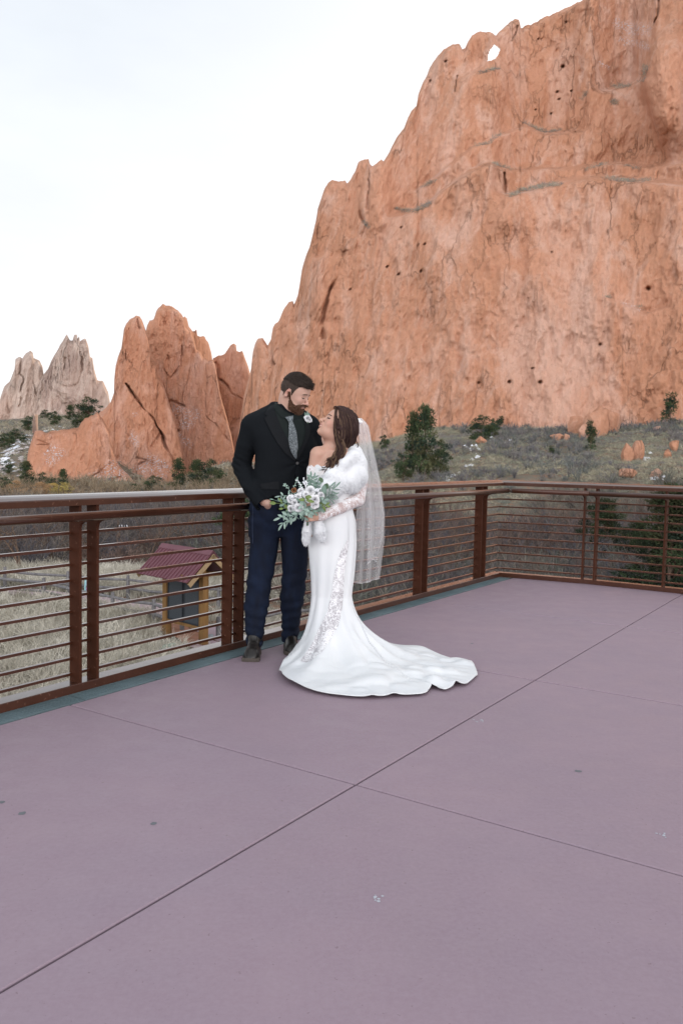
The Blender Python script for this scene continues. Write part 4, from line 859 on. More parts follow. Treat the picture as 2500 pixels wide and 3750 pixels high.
p = gz(764, 2345, -4.9); boulder(p+Z*.05, (.22, .2, .17), 56, mat('grey_stone', (.22, .24, .26), .9, noise=(6, .15)), 'blue-grey stone at the foot of the right kiosk post', None)
for o in list(C.objects):
    if o.name.startswith('boulder') and o.get('group') is None and 'group' in o: del o['group']
# ------------------------------------------------------------------ sculpting tools
from mathutils.bvhtree import BVHTree
def smin(a, b, k): 
    h = np.clip(.5+.5*(b-a)/k, 0, 1); return b+(a-b)*h-k*h*(1-h)
def cone(p, a, b, ra, rb):
    a = np.asarray(a, float); b = np.asarray(b, float); ba = b-a; h = np.clip(((p-a)@ba)/(ba@ba+1e-12), 0, 1)
    return np.linalg.norm(p-a-h[:, None]*ba, axis=1)-(ra+(rb-ra)*h)
def chain(p, pts, k=.0):
    d = None
    for (a, ra), (b, rb) in zip(pts[:-1], pts[1:]):
        e = cone(p, a, b, ra, rb); d = e if d is None else (smin(d, e, k) if k else np.minimum(d, e))
    return d
def ell(p, c, r, R=None):
    q = p-np.asarray(c, float)
    if R is not None: q = q@R
    r = np.asarray(r, float); k0 = np.linalg.norm(q/r, axis=1); k1 = np.linalg.norm(q/(r*r), axis=1)+1e-9; return k0*(k0-1)/k1
def column(p, st, yaw=0., n=2.3, z0=None, z1=None):
    """st rows: z, cx, cy, a, b (smoothly interpolated); elliptic column"""
    st = np.asarray(sorted(st), float); z = p[:, 2]
    zz = np.linspace(st[0, 0], st[-1, 0], 160)
    cols = []
    for j in range(1, 5):
        y = np.interp(zz, st[:, 0], st[:, j]); kk = np.ones(9)/9; y = np.convolve(np.pad(y, 4, 'edge'), kk, 'valid'); cols.append(np.interp(z, zz, y))
    cx, cy, a, b = cols; x = p[:, 0]-cx; y = p[:, 1]-cy; c, s = math.cos(yaw), math.sin(yaw)
    X = np.abs(c*x+s*y); Y = np.abs(-s*x+c*y)
    r = ((X/a)**n+(Y/b)**n)**(1/n); d = (r-1)*np.minimum(a, b)*(.75+.25*np.minimum(a, b)/np.maximum(a, b))
    zt = z-st[-1, 0]; zb = st[0, 0]-z
    return np.maximum(d, np.maximum(zt, zb))
def sculpt(fn, lo, hi, h):
    lo = np.asarray(lo, float); hi = np.asarray(hi, float); B = 8
    nb = np.ceil((hi-lo)/h/B).astype(int)+1; N = nb*B+1
    S = np.empty(tuple(N), np.float32)
    bi = np.stack(np.meshgrid(*[np.arange(k) for k in nb], indexing='ij'), -1).reshape(-1, 3)
    cen = lo+(bi+.5)*B*h; dc = fn(cen); near = np.abs(dc) < B*h*.87*1.5+.012
    g = np.arange(B+1)
    for (i, j, k), v in zip(bi[~near], dc[~near]): S[i*B:i*B+B+1, j*B:j*B+B+1, k*B:k*B+B+1] = 1 if v > 0 else -1
    nbk = bi[near]; off = np.stack(np.meshgrid(g, g, g, indexing='ij'), -1).reshape(-1, 3)
    for c0 in range(0, len(nbk), 800):
        q = nbk[c0:c0+800]; pts = lo+((q[:, None]*B+off[None])*h); v = fn(pts.reshape(-1, 3)).reshape(len(q), B+1, B+1, B+1)
        for (i, j, k), vv in zip(q, v): S[i*B:i*B+B+1, j*B:j*B+B+1, k*B:k*B+B+1] = vv
    ins = S < 0; m = np.zeros(tuple(N-1), np.int8); sl = [slice(0, -1), slice(1, None)]
    for a in (0, 1):
        for b in (0, 1):
            for c in (0, 1): m += ins[sl[a], sl[b], sl[c]]
    cells = np.argwhere((m > 0) & (m < 8)); cid = np.full(tuple(N-1), -1, np.int32); cid[tuple(cells.T)] = np.arange(len(cells))
    acc = np.zeros((len(cells), 3)); cnt = np.zeros(len(cells)); cr = [(a, b, c) for a in (0, 1) for b in (0, 1) for c in (0, 1)]
    for u in cr:
        for w_ in cr:
            if sum(w_)-sum(u) == 1 and all(y >= x for x, y in zip(u, w_)):
                u_ = np.array(u); ww = np.array(w_); s0 = S[tuple((cells+u_).T)]; s1_ = S[tuple((cells+ww).T)]; ok = (s0 < 0) != (s1_ < 0)
                t = np.where(ok, s0/(s0-s1_+1e-12), 0); acc += np.where(ok[:, None], u_+(ww-u_)*t[:, None], 0); cnt += ok
    V = lo+(cells+acc/cnt[:, None])*h; F_ = []
    for ax in range(3):
        sa = [slice(None)]*3; sb = [slice(None)]*3; sa[ax] = slice(0, -1); sb[ax] = slice(1, None); A_, B_ = ins[tuple(sa)], ins[tuple(sb)]
        e = np.argwhere(A_ != B_); o1, o2 = [k for k in range(3) if k != ax]; e = e[(e[:, o1] > 0) & (e[:, o2] > 0) & (e[:, o1] < N[o1]-1) & (e[:, o2] < N[o2]-1)]
        def cc(d1, d2): q = e.copy(); q[:, o1] -= d1; q[:, o2] -= d2; return cid[tuple(q.T)]
        f = np.stack([cc(1, 1), cc(0, 1), cc(0, 0), cc(1, 0)], 1); fl = A_[tuple(e.T)]
        if ax == 1: fl = ~fl
        f[~fl] = f[~fl][:, ::-1]; F_.append(f)
    return V, np.concatenate(F_)
def relax(V, F_, it=2, lam=.5):
    e = np.concatenate([F_[:, [0, 1]], F_[:, [1, 2]], F_[:, [2, 3]], F_[:, [3, 0]]])
    for _ in range(it):
        a = np.zeros_like(V); c = np.zeros(len(V))
        for j in range(3): a[:, j] = np.bincount(e[:, 0], V[e[:, 1], j], len(V))+np.bincount(e[:, 1], V[e[:, 0], j], len(V))
        c = np.bincount(e[:, 0], minlength=len(V))+np.bincount(e[:, 1], minlength=len(V)); V = V+lam*(a/np.maximum(c, 1)[:, None]-V)
    return V
def vnormals(V, F_):
    n = np.cross(V[F_[:, 2]]-V[F_[:, 0]], V[F_[:, 3]]-V[F_[:, 1]]); o = np.zeros_like(V)
    for j in range(4):
        for c in range(3): o[:, c] += np.bincount(F_[:, j], n[:, c], len(V))
    return unit(o)
def bvh(V, F_): return BVHTree.FromPolygons([tuple(v) for v in V], [tuple(int(i) for i in f) for f in F_])
CAMP = Vector((0, 0, EYE))
def drape(name, poly, trees, off, mt, parent, step=1.0, thick=None, maxd=7, edge=None):
    """a thin patch lying on a surface, cut to an outline measured in the photo; it has its own thickness"""
    xs = [p[0] for p in poly]; ys = [p[1] for p in poly]; gx = np.arange(min(xs)-step, max(xs)+2*step, step); gy = np.arange(min(ys)-step, max(ys)+2*step, step)
    GX, GY = np.meshgrid(gx, gy, indexing='ij'); r = rays(GX, GY); H = np.full(GX.shape, np.nan)
    for i in range(GX.shape[0]):
        for j in range(GX.shape[1]):
            d = Vector(r[i, j]).normalized(); best = 1e9
            for t in trees:
                h = t.ray_cast(CAMP, d, maxd)
                if h[3] is not None: best = min(best, h[3])
            if best < 1e8: H[i, j] = best
    n1, n2 = GX.shape; ru = unit(r); front = np.where(np.isnan(H), 0, H-off)[..., None]*ru+[0, 0, EYE]; back = np.where(np.isnan(H), 0, H+.002 if thick is None else H-off+thick)[..., None]*ru+[0, 0, EYE]
    f = gridf(n1, n2); cx = GX.ravel()[f].mean(1); cy = GY.ravel()[f].mean(1); hh = H.ravel()[f]
    ok = inpoly(cx, cy, poly) & ~np.isnan(hh).any(1) & ((np.nanmax(np.where(np.isnan(hh), 0, hh), 1)-np.nanmin(np.where(np.isnan(hh), 99, hh), 1)) < .05)
    f = f[ok]
    if not len(f): print('EMPTY drape', name); return None
    n = n1*n2; e_ = np.concatenate([f[:, [0, 1]], f[:, [1, 2]], f[:, [2, 3]], f[:, [3, 0]]]); key = np.minimum(e_[:, 0], e_[:, 1])*(2*n)+np.maximum(e_[:, 0], e_[:, 1])
    uq, ix, ct = np.unique(key, return_index=True, return_counts=True); be = e_[ix[ct == 1]]; wl = np.stack([be[:, 0], be[:, 1], be[:, 1]+n, be[:, 0]+n], 1)
    V = np.concatenate([front.reshape(-1, 3), back.reshape(-1, 3)]); F_ = np.concatenate([f, f[:, ::-1]+n, wl]); us, inv = np.unique(F_, return_inverse=True); V = V[us]; F_ = inv.reshape(F_.shape)
    # smooth the cut outline a little in the picture-plane direction
    bset = np.unique(be); 
    return mesh(name, V, F_, mt, parent, True)
def S_(Dc):
    return lambda x, y, dy=0.: P(x, y, Dc+dy)
def stn(rows, Dc, b, dys=None):
    """rows (photo y, left x, right x[, depth offset[, half depth]]) -> column stations"""
    o = []
    for r_ in rows:
        dy = r_[3] if len(r_) > 3 else 0; bb = r_[4] if len(r_) > 4 else b; D = Dc+dy; q = P((r_[1]+r_[2])/2, r_[0], D); o.append((q[2], q[0], q[1], (r_[2]-r_[1])/2/F*D, bb))
    return o

# ------------------------------------------------------------------ people: materials
def skinmat(name, c0, c1, c2):
    m, k = new(name, .48, .35); ob = k.obj(); n = k.noise(ob, 9, 4, .6); n2 = k.noise(ob, 60, 3, .6)
    c = k.mix(k.rng(n, .35, .65), c0, c1); a = k.attr('blush'); c = k.mix(a.outputs['Fac'], c, c2); k.l(c, k.b.inputs['Base Color']); k.bump(n2, .12, .001)
    k.b.inputs['Subsurface Weight'].default_value = .12; k.b.inputs['Subsurface Radius'].default_value = (.012, .005, .003); k.b.inputs['Subsurface Scale'].default_value = .6
    return m
skin_m = skinmat('skin_fair', (.46, .285, .225), (.51, .325, .26), (.50, .225, .18))
skin_w = skinmat('skin_warm', (.44, .26, .195), (.50, .30, .23), (.52, .20, .17))
def hairmat(name, a, b_, c_, sc=90, st=(1, 1, 1)):
    m, k = new(name, .5, .35); ob = k.obj(); n = k.noise(ob, sc, 5, .7, stretch=st); n2 = k.noise(ob, 14, 3, .5)
    c = k.mix(k.rng(n, .35, .65), a, b_); c = k.mix(k.rng(n2, .5, .7, 0, .5), c, c_); k.l(c, k.b.inputs['Base Color']); k.bump(n, .9, .004); k.b.inputs['Roughness'].default_value = .7; k.b.inputs['Specular IOR Level'].default_value = .12; return m
hair_m = hairmat('brown_short_hair', (.012, .009, .008), (.040, .029, .024), (.022, .017, .015), 160, (1, 1, .6))
fade_m = hairmat('cropped_hair', (.030, .022, .018), (.075, .055, .046), (.04, .03, .025), 220)
beard_m = hairmat('auburn_beard', (.028, .013, .008), (.095, .045, .027), (.045, .022, .014), 180, (1, 1, .5))
hair_w = hairmat('dark_brunette_hair', (.028, .017, .016), (.060, .034, .030), (.040, .024, .02), 60, (3, 3, .3))
hair_w2 = hairmat('bronze_highlights', (.10, .060, .040), (.17, .115, .075), (.07, .045, .03), 60, (3, 3, .3))
jk, k = new('black_wool', .85, .10); ob = k.obj(); n = k.noise(ob, 300, 2, .5); c = k.mix(n, (.0040, .0052, .0068), (.0075, .0092, .0118)); k.l(c, k.b.inputs['Base Color']); k.bump(n, .25, .001)

lap_m = mat('black_lapel_cloth', (.0055, .0066, .0085), .75, .15); shirt_m = mat('black_green_shirt', (.0045, .0085, .0085), .7, .2)
tie_m, k = new('paisley_tie', .55, .4); ob = k.obj(); n = k.noise(ob, 75, 3, .6, dist=2.5); n2 = k.noise(ob, 30, 3, .6, dist=1.5)
c = k.mix(k.rng(n, .46, .56), (.035, .045, .052), (.155, .18, .195)); c = k.mix(k.rng(n2, .55, .62, 0, .6), c, (.20, .23, .25)); k.l(c, k.b.inputs['Base Color'])
jean_m, k = new('dark_denim', .85, .2); ob = k.obj(); n = k.noise(ob, 8, 5, .6, stretch=(1.5, 1.5, .8)); n2 = k.noise(ob, 350, 2, .5); c = k.mix(k.rng(n, .4, .68), (.0028, .0045, .012), (.0055, .0115, .031)); c = k.mix(k.rng(n2, .4, .6, 0, .4), c, (.007, .013, .028)); k.l(c, k.b.inputs['Base Color']); k.bump(n2, .2, .001)
stitch = mat('denim_stitching', (.02, .03, .06), .8)
boot_m = mat('black_boot_leather', (.012, .010, .009), .32, .4, noise=(12, .3), bump=(30, .15, .003)); sole_m = mat('boot_sole_edge', (.07, .058, .05), .7)
button_m = mat('black_button', (.012, .012, .014), .35, .5)
# ------------------------------------------------------------------ the groom
DM = 5.35; Mm = S_(DM)
man = empty('person', [-.43, 5.30, 0], 'bearded man in black jacket, grey patterned tie and jeans, one hand in his pocket', 'person')
def frame(yaw, pitch):
    """columns: forward, left, up"""
    f0 = np.array([math.sin(yaw), -math.cos(yaw), 0]); f = f0*math.cos(pitch)+np.array([0, 0, math.sin(pitch)]); u = -f0*math.sin(pitch)+np.array([0, 0, math.cos(pitch)]); return np.stack([f, np.cross(u, f), u], 1)
def headsdf(q, s=1., male=True):
    """q: local coordinates (forward, left, up), metres"""
    q = q/s; y = np.abs(q[:, 1]); m = np.stack([q[:, 0], y, q[:, 2]], 1)
    d = ell(m, (-.006, 0, .022), (.097, .075, .100))
    d = smin(d, ell(m, (.040, 0, .022), (.055, .062, .060)), .03)
    d = smin(d, ell(m, (.034, 0, -.045), (.060, .057 if male else .054, .082)), .03)
    d = smin(d, ell(m, (.030, .018, -.088), (.052, .036 if male else .028, .030)), .025)
    d = smin(d, ell(m, (.071, 0, -.111), (.021, .022 if male else .016, .018)), .02)
    d = smin(d, ell(m, (.066, .034, -.040), (.024, .022, .024)), .018)                      # cheek
    d = smin(d, ell(m, (.083, .022, .004), (.010, .026, .008 if male else .006)), .012)      # brow
    d = -smin(-d, cone(m, (.104, .026, -.014), (.094, .040, -.014), .010, .008), .008)         # socket
    d = smin(d, ell(m, (.079, .031, -.013), (.0125, .0135, .0105)), .003)                     # lid
    d = smin(d, cone(m, (.091, 0, -.004), (.114, 0, -.045), .0060, .0085), .009)              # nose
    d = smin(d, ell(m, (.115, 0, -.049), (.0125, .0105, .009)), .006)
    d = smin(d, ell(m, (.104, .0125, -.051), (.009, .0065, .0065)), .005)
    d = smin(d, ell(m, (.090, 0, -.070), (.012, .026, .016)), .012)                          # muzzle
    d = smin(d, ell(m, (.0985, .006, -.0655), (.0075, .015, .0045)), .004)
    d = smin(d, ell(m, (.0945, .004, -.083), (.0080, .014, .0055)), .004)
    d = np.maximum(d, -ell(m, (.101, .004, -.0745), (.010, .019, .0038)))                     # parted smile
    # ear
    c, s_ = math.cos(.25), math.sin(.25); R = np.array([[c, 0, s_], [0, 1, 0], [-s_, 0, c]])
    e = ell(m, (-.014, .079, -.026), (.018, .009, .030), R); e = np.maximum(e, -ell(m, (-.009, .088, -.023), (.0095, .008, .017), R)); d = smin(d, e, .006)
    return d*s
HM = frame(math.radians(66), math.radians(-21)); HC = Mm(1081, 1433, -.02)
def hloc(p, Fr, c): return (p-c)@Fr/(.95 if Fr is HM else 1.)
def hw_(Fr, c, v): return np.asarray(c)+Fr@np.asarray(v, float)*(.95 if Fr is HM else 1.)
sh_r = (Mm(918, 1560, -.03), .058); el_r = (Mm(884, 1706, .03), .045); wr_r = (Mm(968, 1835, -.13), .029)
hand_r = Mm(985, 1862, -.145)
def body_man(p):
    d = headsdf(hloc(p, HM, HC))
    nk = chain(p, [(hw_(HM, HC, (-.030, 0, -.055)), .062), (Mm(1052, 1500, .02), .066), (Mm(1045, 1530, .04), .075)], .01); d = smin(d, nk, .02)
    d = smin(d, chain(p, [(Mm(940, 1565, -.02), .05), (Mm(1120, 1565, .06), .05)]), .04)
    d = smin(d, chain(p, [(Mm(1040, 1580, .02), .095), (Mm(1030, 1720, .03), .095), (Mm(1020, 1880, .02), .10)]), .04)
    d = smin(d, chain(p, [sh_r, el_r, wr_r], .01), .02)
    # hand sliding into the pocket: back of the hand, thumb and four fingers
    d = smin(d, chain(p, [wr_r, (Mm(979, 1842, -.136), .026), (Mm(987, 1866, -.075), .028)]), .012)
    for i, o in enumerate((-14, -5, 4, 12)): d = smin(d, chain(p, [(Mm(988+o, 1872, -.07), .0105), (Mm(992+o, 1895, -.055), .010), (Mm(994+o, 1912, -.045), .008)]), .005)
    d = smin(d, chain(p, [(Mm(996, 1850, -.115), .011), (Mm(1003, 1868, -.075), .011), (Mm(1005, 1886, -.065), .009)]), .006)
    d = smin(d, chain(p, [(Mm(1140, 1565, .07), .055), (Mm(1172, 1660, .16), .045), (Mm(1250, 1705, .17), .032), (Mm(1285, 1712, .12), .030)], .01), .02)
    for i, o in enumerate((0, 8, 16, 24)): d = smin(d, chain(p, [(Mm(1288, 1702+o*.8, .11), .011), (Mm(1306, 1700+o, .06), .009), (Mm(1312, 1700+o, .02), .008)]), .006)
    for a, b_, c_ in (((965, 1900, .0), (948, 2150, -.005), (930, 2330, -.05)), ((1075, 1900, .03), (1072, 2140, .07), (1060, 2335, .14))): d = smin(d, chain(p, [(Mm(*a), .078), (Mm(*b_), .046), (Mm(*c_), .036)], .01), .03)
    return d
V, Fq = sculpt(body_man, (-.92, 4.98, .03), (.16, 5.72, 1.86), .0036); V = relax(V, Fq, 1, .4)
q = hloc(V, HM, HC); bl = np.exp(-((q[:, 0]-.112)/.014)**2-((q[:, 2]+.045)/.014)**2)*.6+np.exp(-((q[:, 0]+.012)/.02)**2-((np.abs(q[:, 1])-.08)/.01)**2-((q[:, 2]+.01)/.03)**2)*.9
lip = (np.exp(-((q[:, 0]-.097)/.010)**2-((q[:, 2]+.075)/.011)**2-(q[:, 1]/.02)**2)); bl = np.clip(bl+lip*.9+.25*np.exp(-((q[:, 0]-.065)/.02)**2-((np.abs(q[:, 1])-.045)/.02)**2-((q[:, 2]+.035)/.02)**2), 0, 1)
mesh('body', V, Fq, skin_m, man, True, attrs={'blush': bl}); T_body_m = bvh(V, Fq)
def cap(p, off, lo_fn):
    q = hloc(p, HM, HC); return np.maximum(headsdf(q)-off(q), lo_fn(q))
def hairline(q, sh=0.):
    # positive below the hairline
    x, z = q[:, 0], q[:, 2]; a = np.interp(x, [-.10, -.062, -.036, -.015, .006, .018, .032, .05, .075, .11], [-.050, -.056, -.055, .012, .010, -.030, .008, .040, .052, .056])
    return (a+sh-z)
def hn(q): return .0022*fbm(q*np.array([70, 70, 70]), 3, 4)
V, Fq = sculpt(lambda p: cap(p, lambda q: .0045+hn(q)*.6, lambda q: hairline(q)*.7), HC-.15, HC+.16, .0026); mesh('hair', V, Fq, fade_m, man, True)
def top(p):
    q = hloc(p, HM, HC); d = headsdf(q)-.0075-.003*fbm(q*np.array([25, 110, 60]), 3, 6)-.010*np.exp(-((q[:, 0]-.075)/.03)**2)*(q[:, 2] > .03)
    zl = np.interp(q[:, 0], [-.09, -.03, .03, .085, .11], [.055, .055, .048, .052, .056])+.012*fbm(q*60, 3, 9)
    d = np.maximum(d, (zl-q[:, 2])*.8); f = ell(q, (.080, .0, .080), (.026, .050, .016)); return smin(d, f+.003*fbm(q*np.array([40, 160, 60]), 3, 8), .012)
V, Fq = sculpt(top, HC-.15, HC+.17, .0026); mesh('hair_top', V, Fq, hair_m, man, True)
def brd(p):
    q = hloc(p, HM, HC); x, y, z = q[:, 0], np.abs(q[:, 1]), q[:, 2]; lim = np.interp(x, [-.02, .004, .02, .045, .065, .085, .12], [.01, -.010, -.052, -.074, -.079, -.064, -.058]); r = z-lim
    r = np.maximum(r, np.interp(z, [-.12, -.06, -.02], [.018, .008, -.002])-x); d = np.maximum(headsdf(q)-.0045-.0035*np.clip((-.075-z)/.04, 0, 1)-.002*fbm(q*90, 3, 3), r*.8)
    mouth = ell(np.stack([x, y, z], 1), (.103, 0, -.079), (.022, .031, .0170)); d = np.maximum(d, -mouth)
    must = ell(np.stack([x, y, z], 1), (.0985, .012, -.0620), (.0085, .017, .0045)); d = smin(d, must-.001*fbm(q*90, 2, 3), .003); return d
V, Fq = sculpt(brd, HC-.16, HC+.15, .0026); mesh('beard', V, Fq, beard_m, man, True)
browm = mat('light_brown_brow', (.13, .085, .06), .8, .1)
for sg in (1, -1):
    def browf(p):
        q = hloc(p, HM, HC)*[1, sg, 1]; return np.maximum(headsdf(q)-.0030, np.maximum(np.maximum(np.abs(q[:, 2]-.009+.12*(q[:, 1]-.03)+5*(q[:, 1]-.03)**2)-.0034, np.abs(q[:, 1]-.030)-.019), .05-q[:, 0]))
    V, Fq = sculpt(browf, HC-.15, HC+.15, .0018); mesh('eyebrow', V, Fq, browm, man, True)
    def lash(p):
        q = hloc(p, HM, HC)*[1, sg, 1]; return chain(q, [((.0905, .020, -.0170), .0024), ((.0925, .031, -.0205), .0030), ((.086, .044, -.0180), .0022)])
    V, Fq = sculpt(lash, HC-.15, HC+.15, .0013); mesh('eyelash', V, Fq, hair_m, man, True)
tee = mat('teeth', (.70, .66, .60), .3, .5)
V, Fq = sculpt(lambda p: ell(hloc(p, HM, HC), (.090, 0, -.0735), (.010, .018, .0042)), HC-.15, HC+.15, .0018); mesh('teeth', V, Fq, tee, man, True)

YM = math.radians(20)
JT = stn([(1480, 1003, 1080, .03, .070), (1492, 985, 1095, .03, .082), (1505, 958, 1115, .03, .088), (1518, 932, 1136, .03, .094), (1532, 912, 1148, .02, .10), (1550, 904, 1156, .02, .108), (1585, 908, 1160, .01, .122), (1630, 926, 1160, 0, .130), (1665, 933, 1154, 0, .134), (1697, 932, 1146, 0, .136), (1740, 928, 1138, 0, .138), (1790, 921, 1134, 0, .142), (1835, 914, 1134, 0, .146), (1872, 911, 1133, 0, .150)], DM, .13)
armR = [(Mm(921, 1562, -.02), .070), (Mm(902, 1630, -.01), .064), (Mm(886, 1700, .02), .061), (Mm(892, 1722, .01), .060), (Mm(921, 1786, -.07), .056), (Mm(959, 1838, -.135), .050)]
armL = [(Mm(1134, 1568, .06), .066), (Mm(1152, 1625, .12), .058), (Mm(1172, 1662, .17), .056), (Mm(1240, 1704, .19), .050), (Mm(1275, 1712, .15), .046)]
def folds_arm(p):
    a, b = np.asarray(Mm(880, 1702, 0)), np.asarray(Mm(930, 1790, 0))
    q = p-a; w1 = np.exp(-(np.linalg.norm(q, axis=1)/.07)**2); q2 = p-np.asarray(Mm(925, 1800, -.08)); w2 = np.exp(-(np.linalg.norm(q2, axis=1)/.10)**2)
    r = .005*w1*np.sin((p[:, 2]*1.0+p[:, 0]*.55)*150)+.0028*w2*np.sin((p[:, 2]*.9+p[:, 0]*.5)*110)
    return r
def jacket(p):
    d = column(p, JT, YM, 2.35); d = smin(d, chain(p, [(Mm(1008, 1500, .04), .05), (Mm(930, 1545, .0), .055)]), .03)
    d = smin(d, chain(p, [(Mm(1085, 1515, .06), .045), (Mm(1135, 1558, .06), .058)]), .03)
    a = chain(p, armR, .01); w = np.exp(-(np.linalg.norm(p-np.asarray(Mm(930, 1560, 0)), axis=1)/.12)**2)
    d1 = smin(d, a, .012); d2 = smin(d, a, .04); d = d1*(1-w)+d2*w
    d = smin(d, chain(p, armL, .01), .025)
    # pull folds towards the button and general softness
    bt = np.asarray(Mm(1088, 1697, -.14)); v = p-bt; r = np.hypot(v[:, 0], v[:, 2]); ang = np.arctan2(v[:, 2], v[:, 0])
    front = 1/(1+np.exp((p[:, 1]-5.33)*60))
    d = d+front*.0035*np.exp(-(r/.14)**2)*np.cos(ang*7)+folds_arm(p)+.004*fbm(p*np.array([7, 7, 5]), 3, 12)+.0018*fbm(p*np.array([22, 22, 13]), 2, 13)
    # open below the button: the two fronts part
    xo = np.interp(p[:, 2], [Mm(1080, 1875)[2], Mm(1080, 1760)[2], Mm(1080, 1700)[2]], [.010, .002, 0]); xc = np.interp(p[:, 2], [Mm(1080, 1875)[2], Mm(1080, 1700)[2]], [Mm(1078, 1875)[0], Mm(1086, 1700)[0]])
    slot = np.maximum(np.maximum(np.abs(p[:, 0]-xc)-xo, p[:, 1]-5.28), p[:, 2]-Mm(1080, 1703)[2]); d = np.maximum(d, -slot)
    zh = np.interp(p[:, 0], [Mm(915, 1845)[0], Mm(985, 1850)[0], Mm(1012, 1872)[0]], [Mm(915, 1834)[2], Mm(985, 1844)[2], Mm(1012, 1862)[2]]); d = np.where((p[:, 0] > Mm(905, 1840)[0]) & (a > .012), np.maximum(d, zh-p[:, 2]), d)
    # hollow cuff
    cu = cone(p, Mm(952, 1830, -.125), Mm(980, 1868, -.165), .040, .044); d = np.maximum(d, -cu)
    ce = (p-np.asarray(Mm(966, 1846, -.142)))@unit(np.asarray(Mm(966, 1846, -.142))-np.asarray(Mm(925, 1790, -.075)))
    return np.where(np.linalg.norm(p-np.asarray(Mm(966, 1846, -.142)), axis=1) < .085, np.maximum(d, np.where(p[:, 1] < 5.262, ce, d)), d)
V, Fq = sculpt(jacket, (-.92, 4.98, .86), (.16, 5.72, 1.66), .004); V = relax(V, Fq, 2, .4)
mesh('jacket', V, Fq, jk, man, True); T_jk = bvh(V, Fq)
def z1(l): return [(840+x/3.92, 1340+y/3.92) for x, y in l]
drape('shirt', z1([(640, 560), (690, 610), (770, 670), (860, 710), (960, 720), (1050, 700), (1070, 760), (1085, 850), (1090, 960), (1060, 1080), (1010, 1200), (965, 1320), (955, 1345), (920, 1310), (860, 1210), (800, 1090), (740, 960), (690, 820), (655, 700), (625, 600)]), [T_jk], .004, shirt_m, man)
V, Fq = sculpt(lambda p: np.maximum(cone(p, Mm(1052, 1520, .03), hw_(HM, HC, (-.032, 0, -.075)), .086, .074), np.maximum(-cone(p, Mm(1052, 1525, .03), hw_(HM, HC, (-.03, 0, -.02)), .079, .066), (p-np.asarray(Mm(1040, 1499, .0)))@unit(np.array([.62, -.35, 1.0])))), (-.62, 5.15, 1.42), (-.12, 5.62, 1.70), .0032)
mesh('shirt_collar', V, Fq, shirt_m, man, True); T_col = bvh(V, Fq)
drape('collar_leaf', z1([(668, 505), (700, 560), (800, 650), (885, 700), (830, 730), (765, 757), (730, 720), (665, 640), (630, 570)]), [T_jk, T_col], .008, shirt_m, man)
drape('collar_leaf', z1([(905, 705), (960, 700), (1060, 665), (1075, 700), (1000, 745), (925, 765)]), [T_jk, T_col], .008, shirt_m, man)
drape('lapel', z1([(575, 575), (640, 545), (640, 600), (680, 720), (730, 840), (790, 970), (850, 1090), (910, 1210), (955, 1340), (945, 1365), (880, 1320), (800, 1250), (700, 1120), (610, 970), (540, 830), (500, 745), (548, 712), (500, 690), (540, 630)]), [T_jk], .009, lap_m, man)
drape('lapel', z1([(1062, 690), (1100, 720), (1140, 800), (1150, 850), (1165, 870), (1160, 980), (1120, 1080), (1060, 1210), (990, 1330), (965, 1355), (960, 1330), (1010, 1210), (1065, 1080), (1092, 960), (1086, 850), (1072, 760)]), [T_jk], .009, lap_m, man)
drape('pocket_flap', z1([(440, 1690), (560, 1672), (708, 1655), (716, 1765), (700, 1775), (520, 1768), (455, 1770)]), [T_jk], .006, lap_m, man)
ti = drape('tie', z1([(848, 790), (900, 780), (930, 850), (965, 960), (980, 1100), (985, 1180), (968, 1240), (968, 1320), (950, 1335), (915, 1285), (890, 1240), (868, 1180), (845, 1060), (852, 950), (855, 870)]), [T_jk], .014, tie_m, man)
drape('tie_knot', z1([(795, 735), (850, 722), (918, 712), (915, 760), (902, 800), (850, 800), (825, 765)]), [T_jk, T_col], .019, tie_m, man)
b = MB(); c0 = np.asarray(Mm(1088.5, 1696, -.165)); th = np.linspace(0, 2*np.pi, 17)[:-1]
def on_surf(sx, sy, tr, off=.0):
    d = Vector(rays(sx, sy)).normalized(); best = 1e9
    for t in tr:
        h = t.ray_cast(CAMP, d, 9)
        if h[3] is not None: best = min(best, h[3])
    return np.array(CAMP+d*(best-off))
c0 = on_surf(1088.5, 1696, [T_jk], .003); b.add([c0+np.array([math.cos(t)*.010, 0, math.sin(t)*.010]) for t in th]+[c0+np.array([math.cos(t)*.008, -.004, math.sin(t)*.008]) for t in th], [[i, (i+1) % 16, 16+(i+1) % 16, 16+i] for i in range(16)]+[list(range(16, 32))]); b.build('button', button_m, man)
# jeans
LL_ = stn([(1985, 916, 1022, 0, .088), (2050, 910, 1010, 0, .085), (2092, 907, 1003, 0, .082), (2146, 903, 992, -.01, .078), (2214, 894, 984, -.02, .078), (2286, 896, 971, -.04, .076), (2335, 900, 964, -.05, .075), (2362, 902, 961, -.055, .076)], DM, .08)
LL_ = stn([(1900, 914, 1030, .0, .10)], DM, .1)+LL_
RL_ = stn([(1900, 1018, 1128, .03, .10), (1985, 1028, 1128, .03, .088), (2073, 1033, 1127, .05, .084), (2140, 1030, 1120, .07, .080), (2185, 1022, 1114, .08, .080), (2230, 1028, 1106, .10, .077), (2300, 1031, 1096, .13, .075), (2345, 1031, 1090, .145, .076)], DM, .08)
HPc = stn([(1835, 916, 1128, 0, .128), (1900, 914, 1128, .01, .128), (1935, 915, 1128, .015, .10), (1962, 918, 1128, .02, .07)], DM, .12)
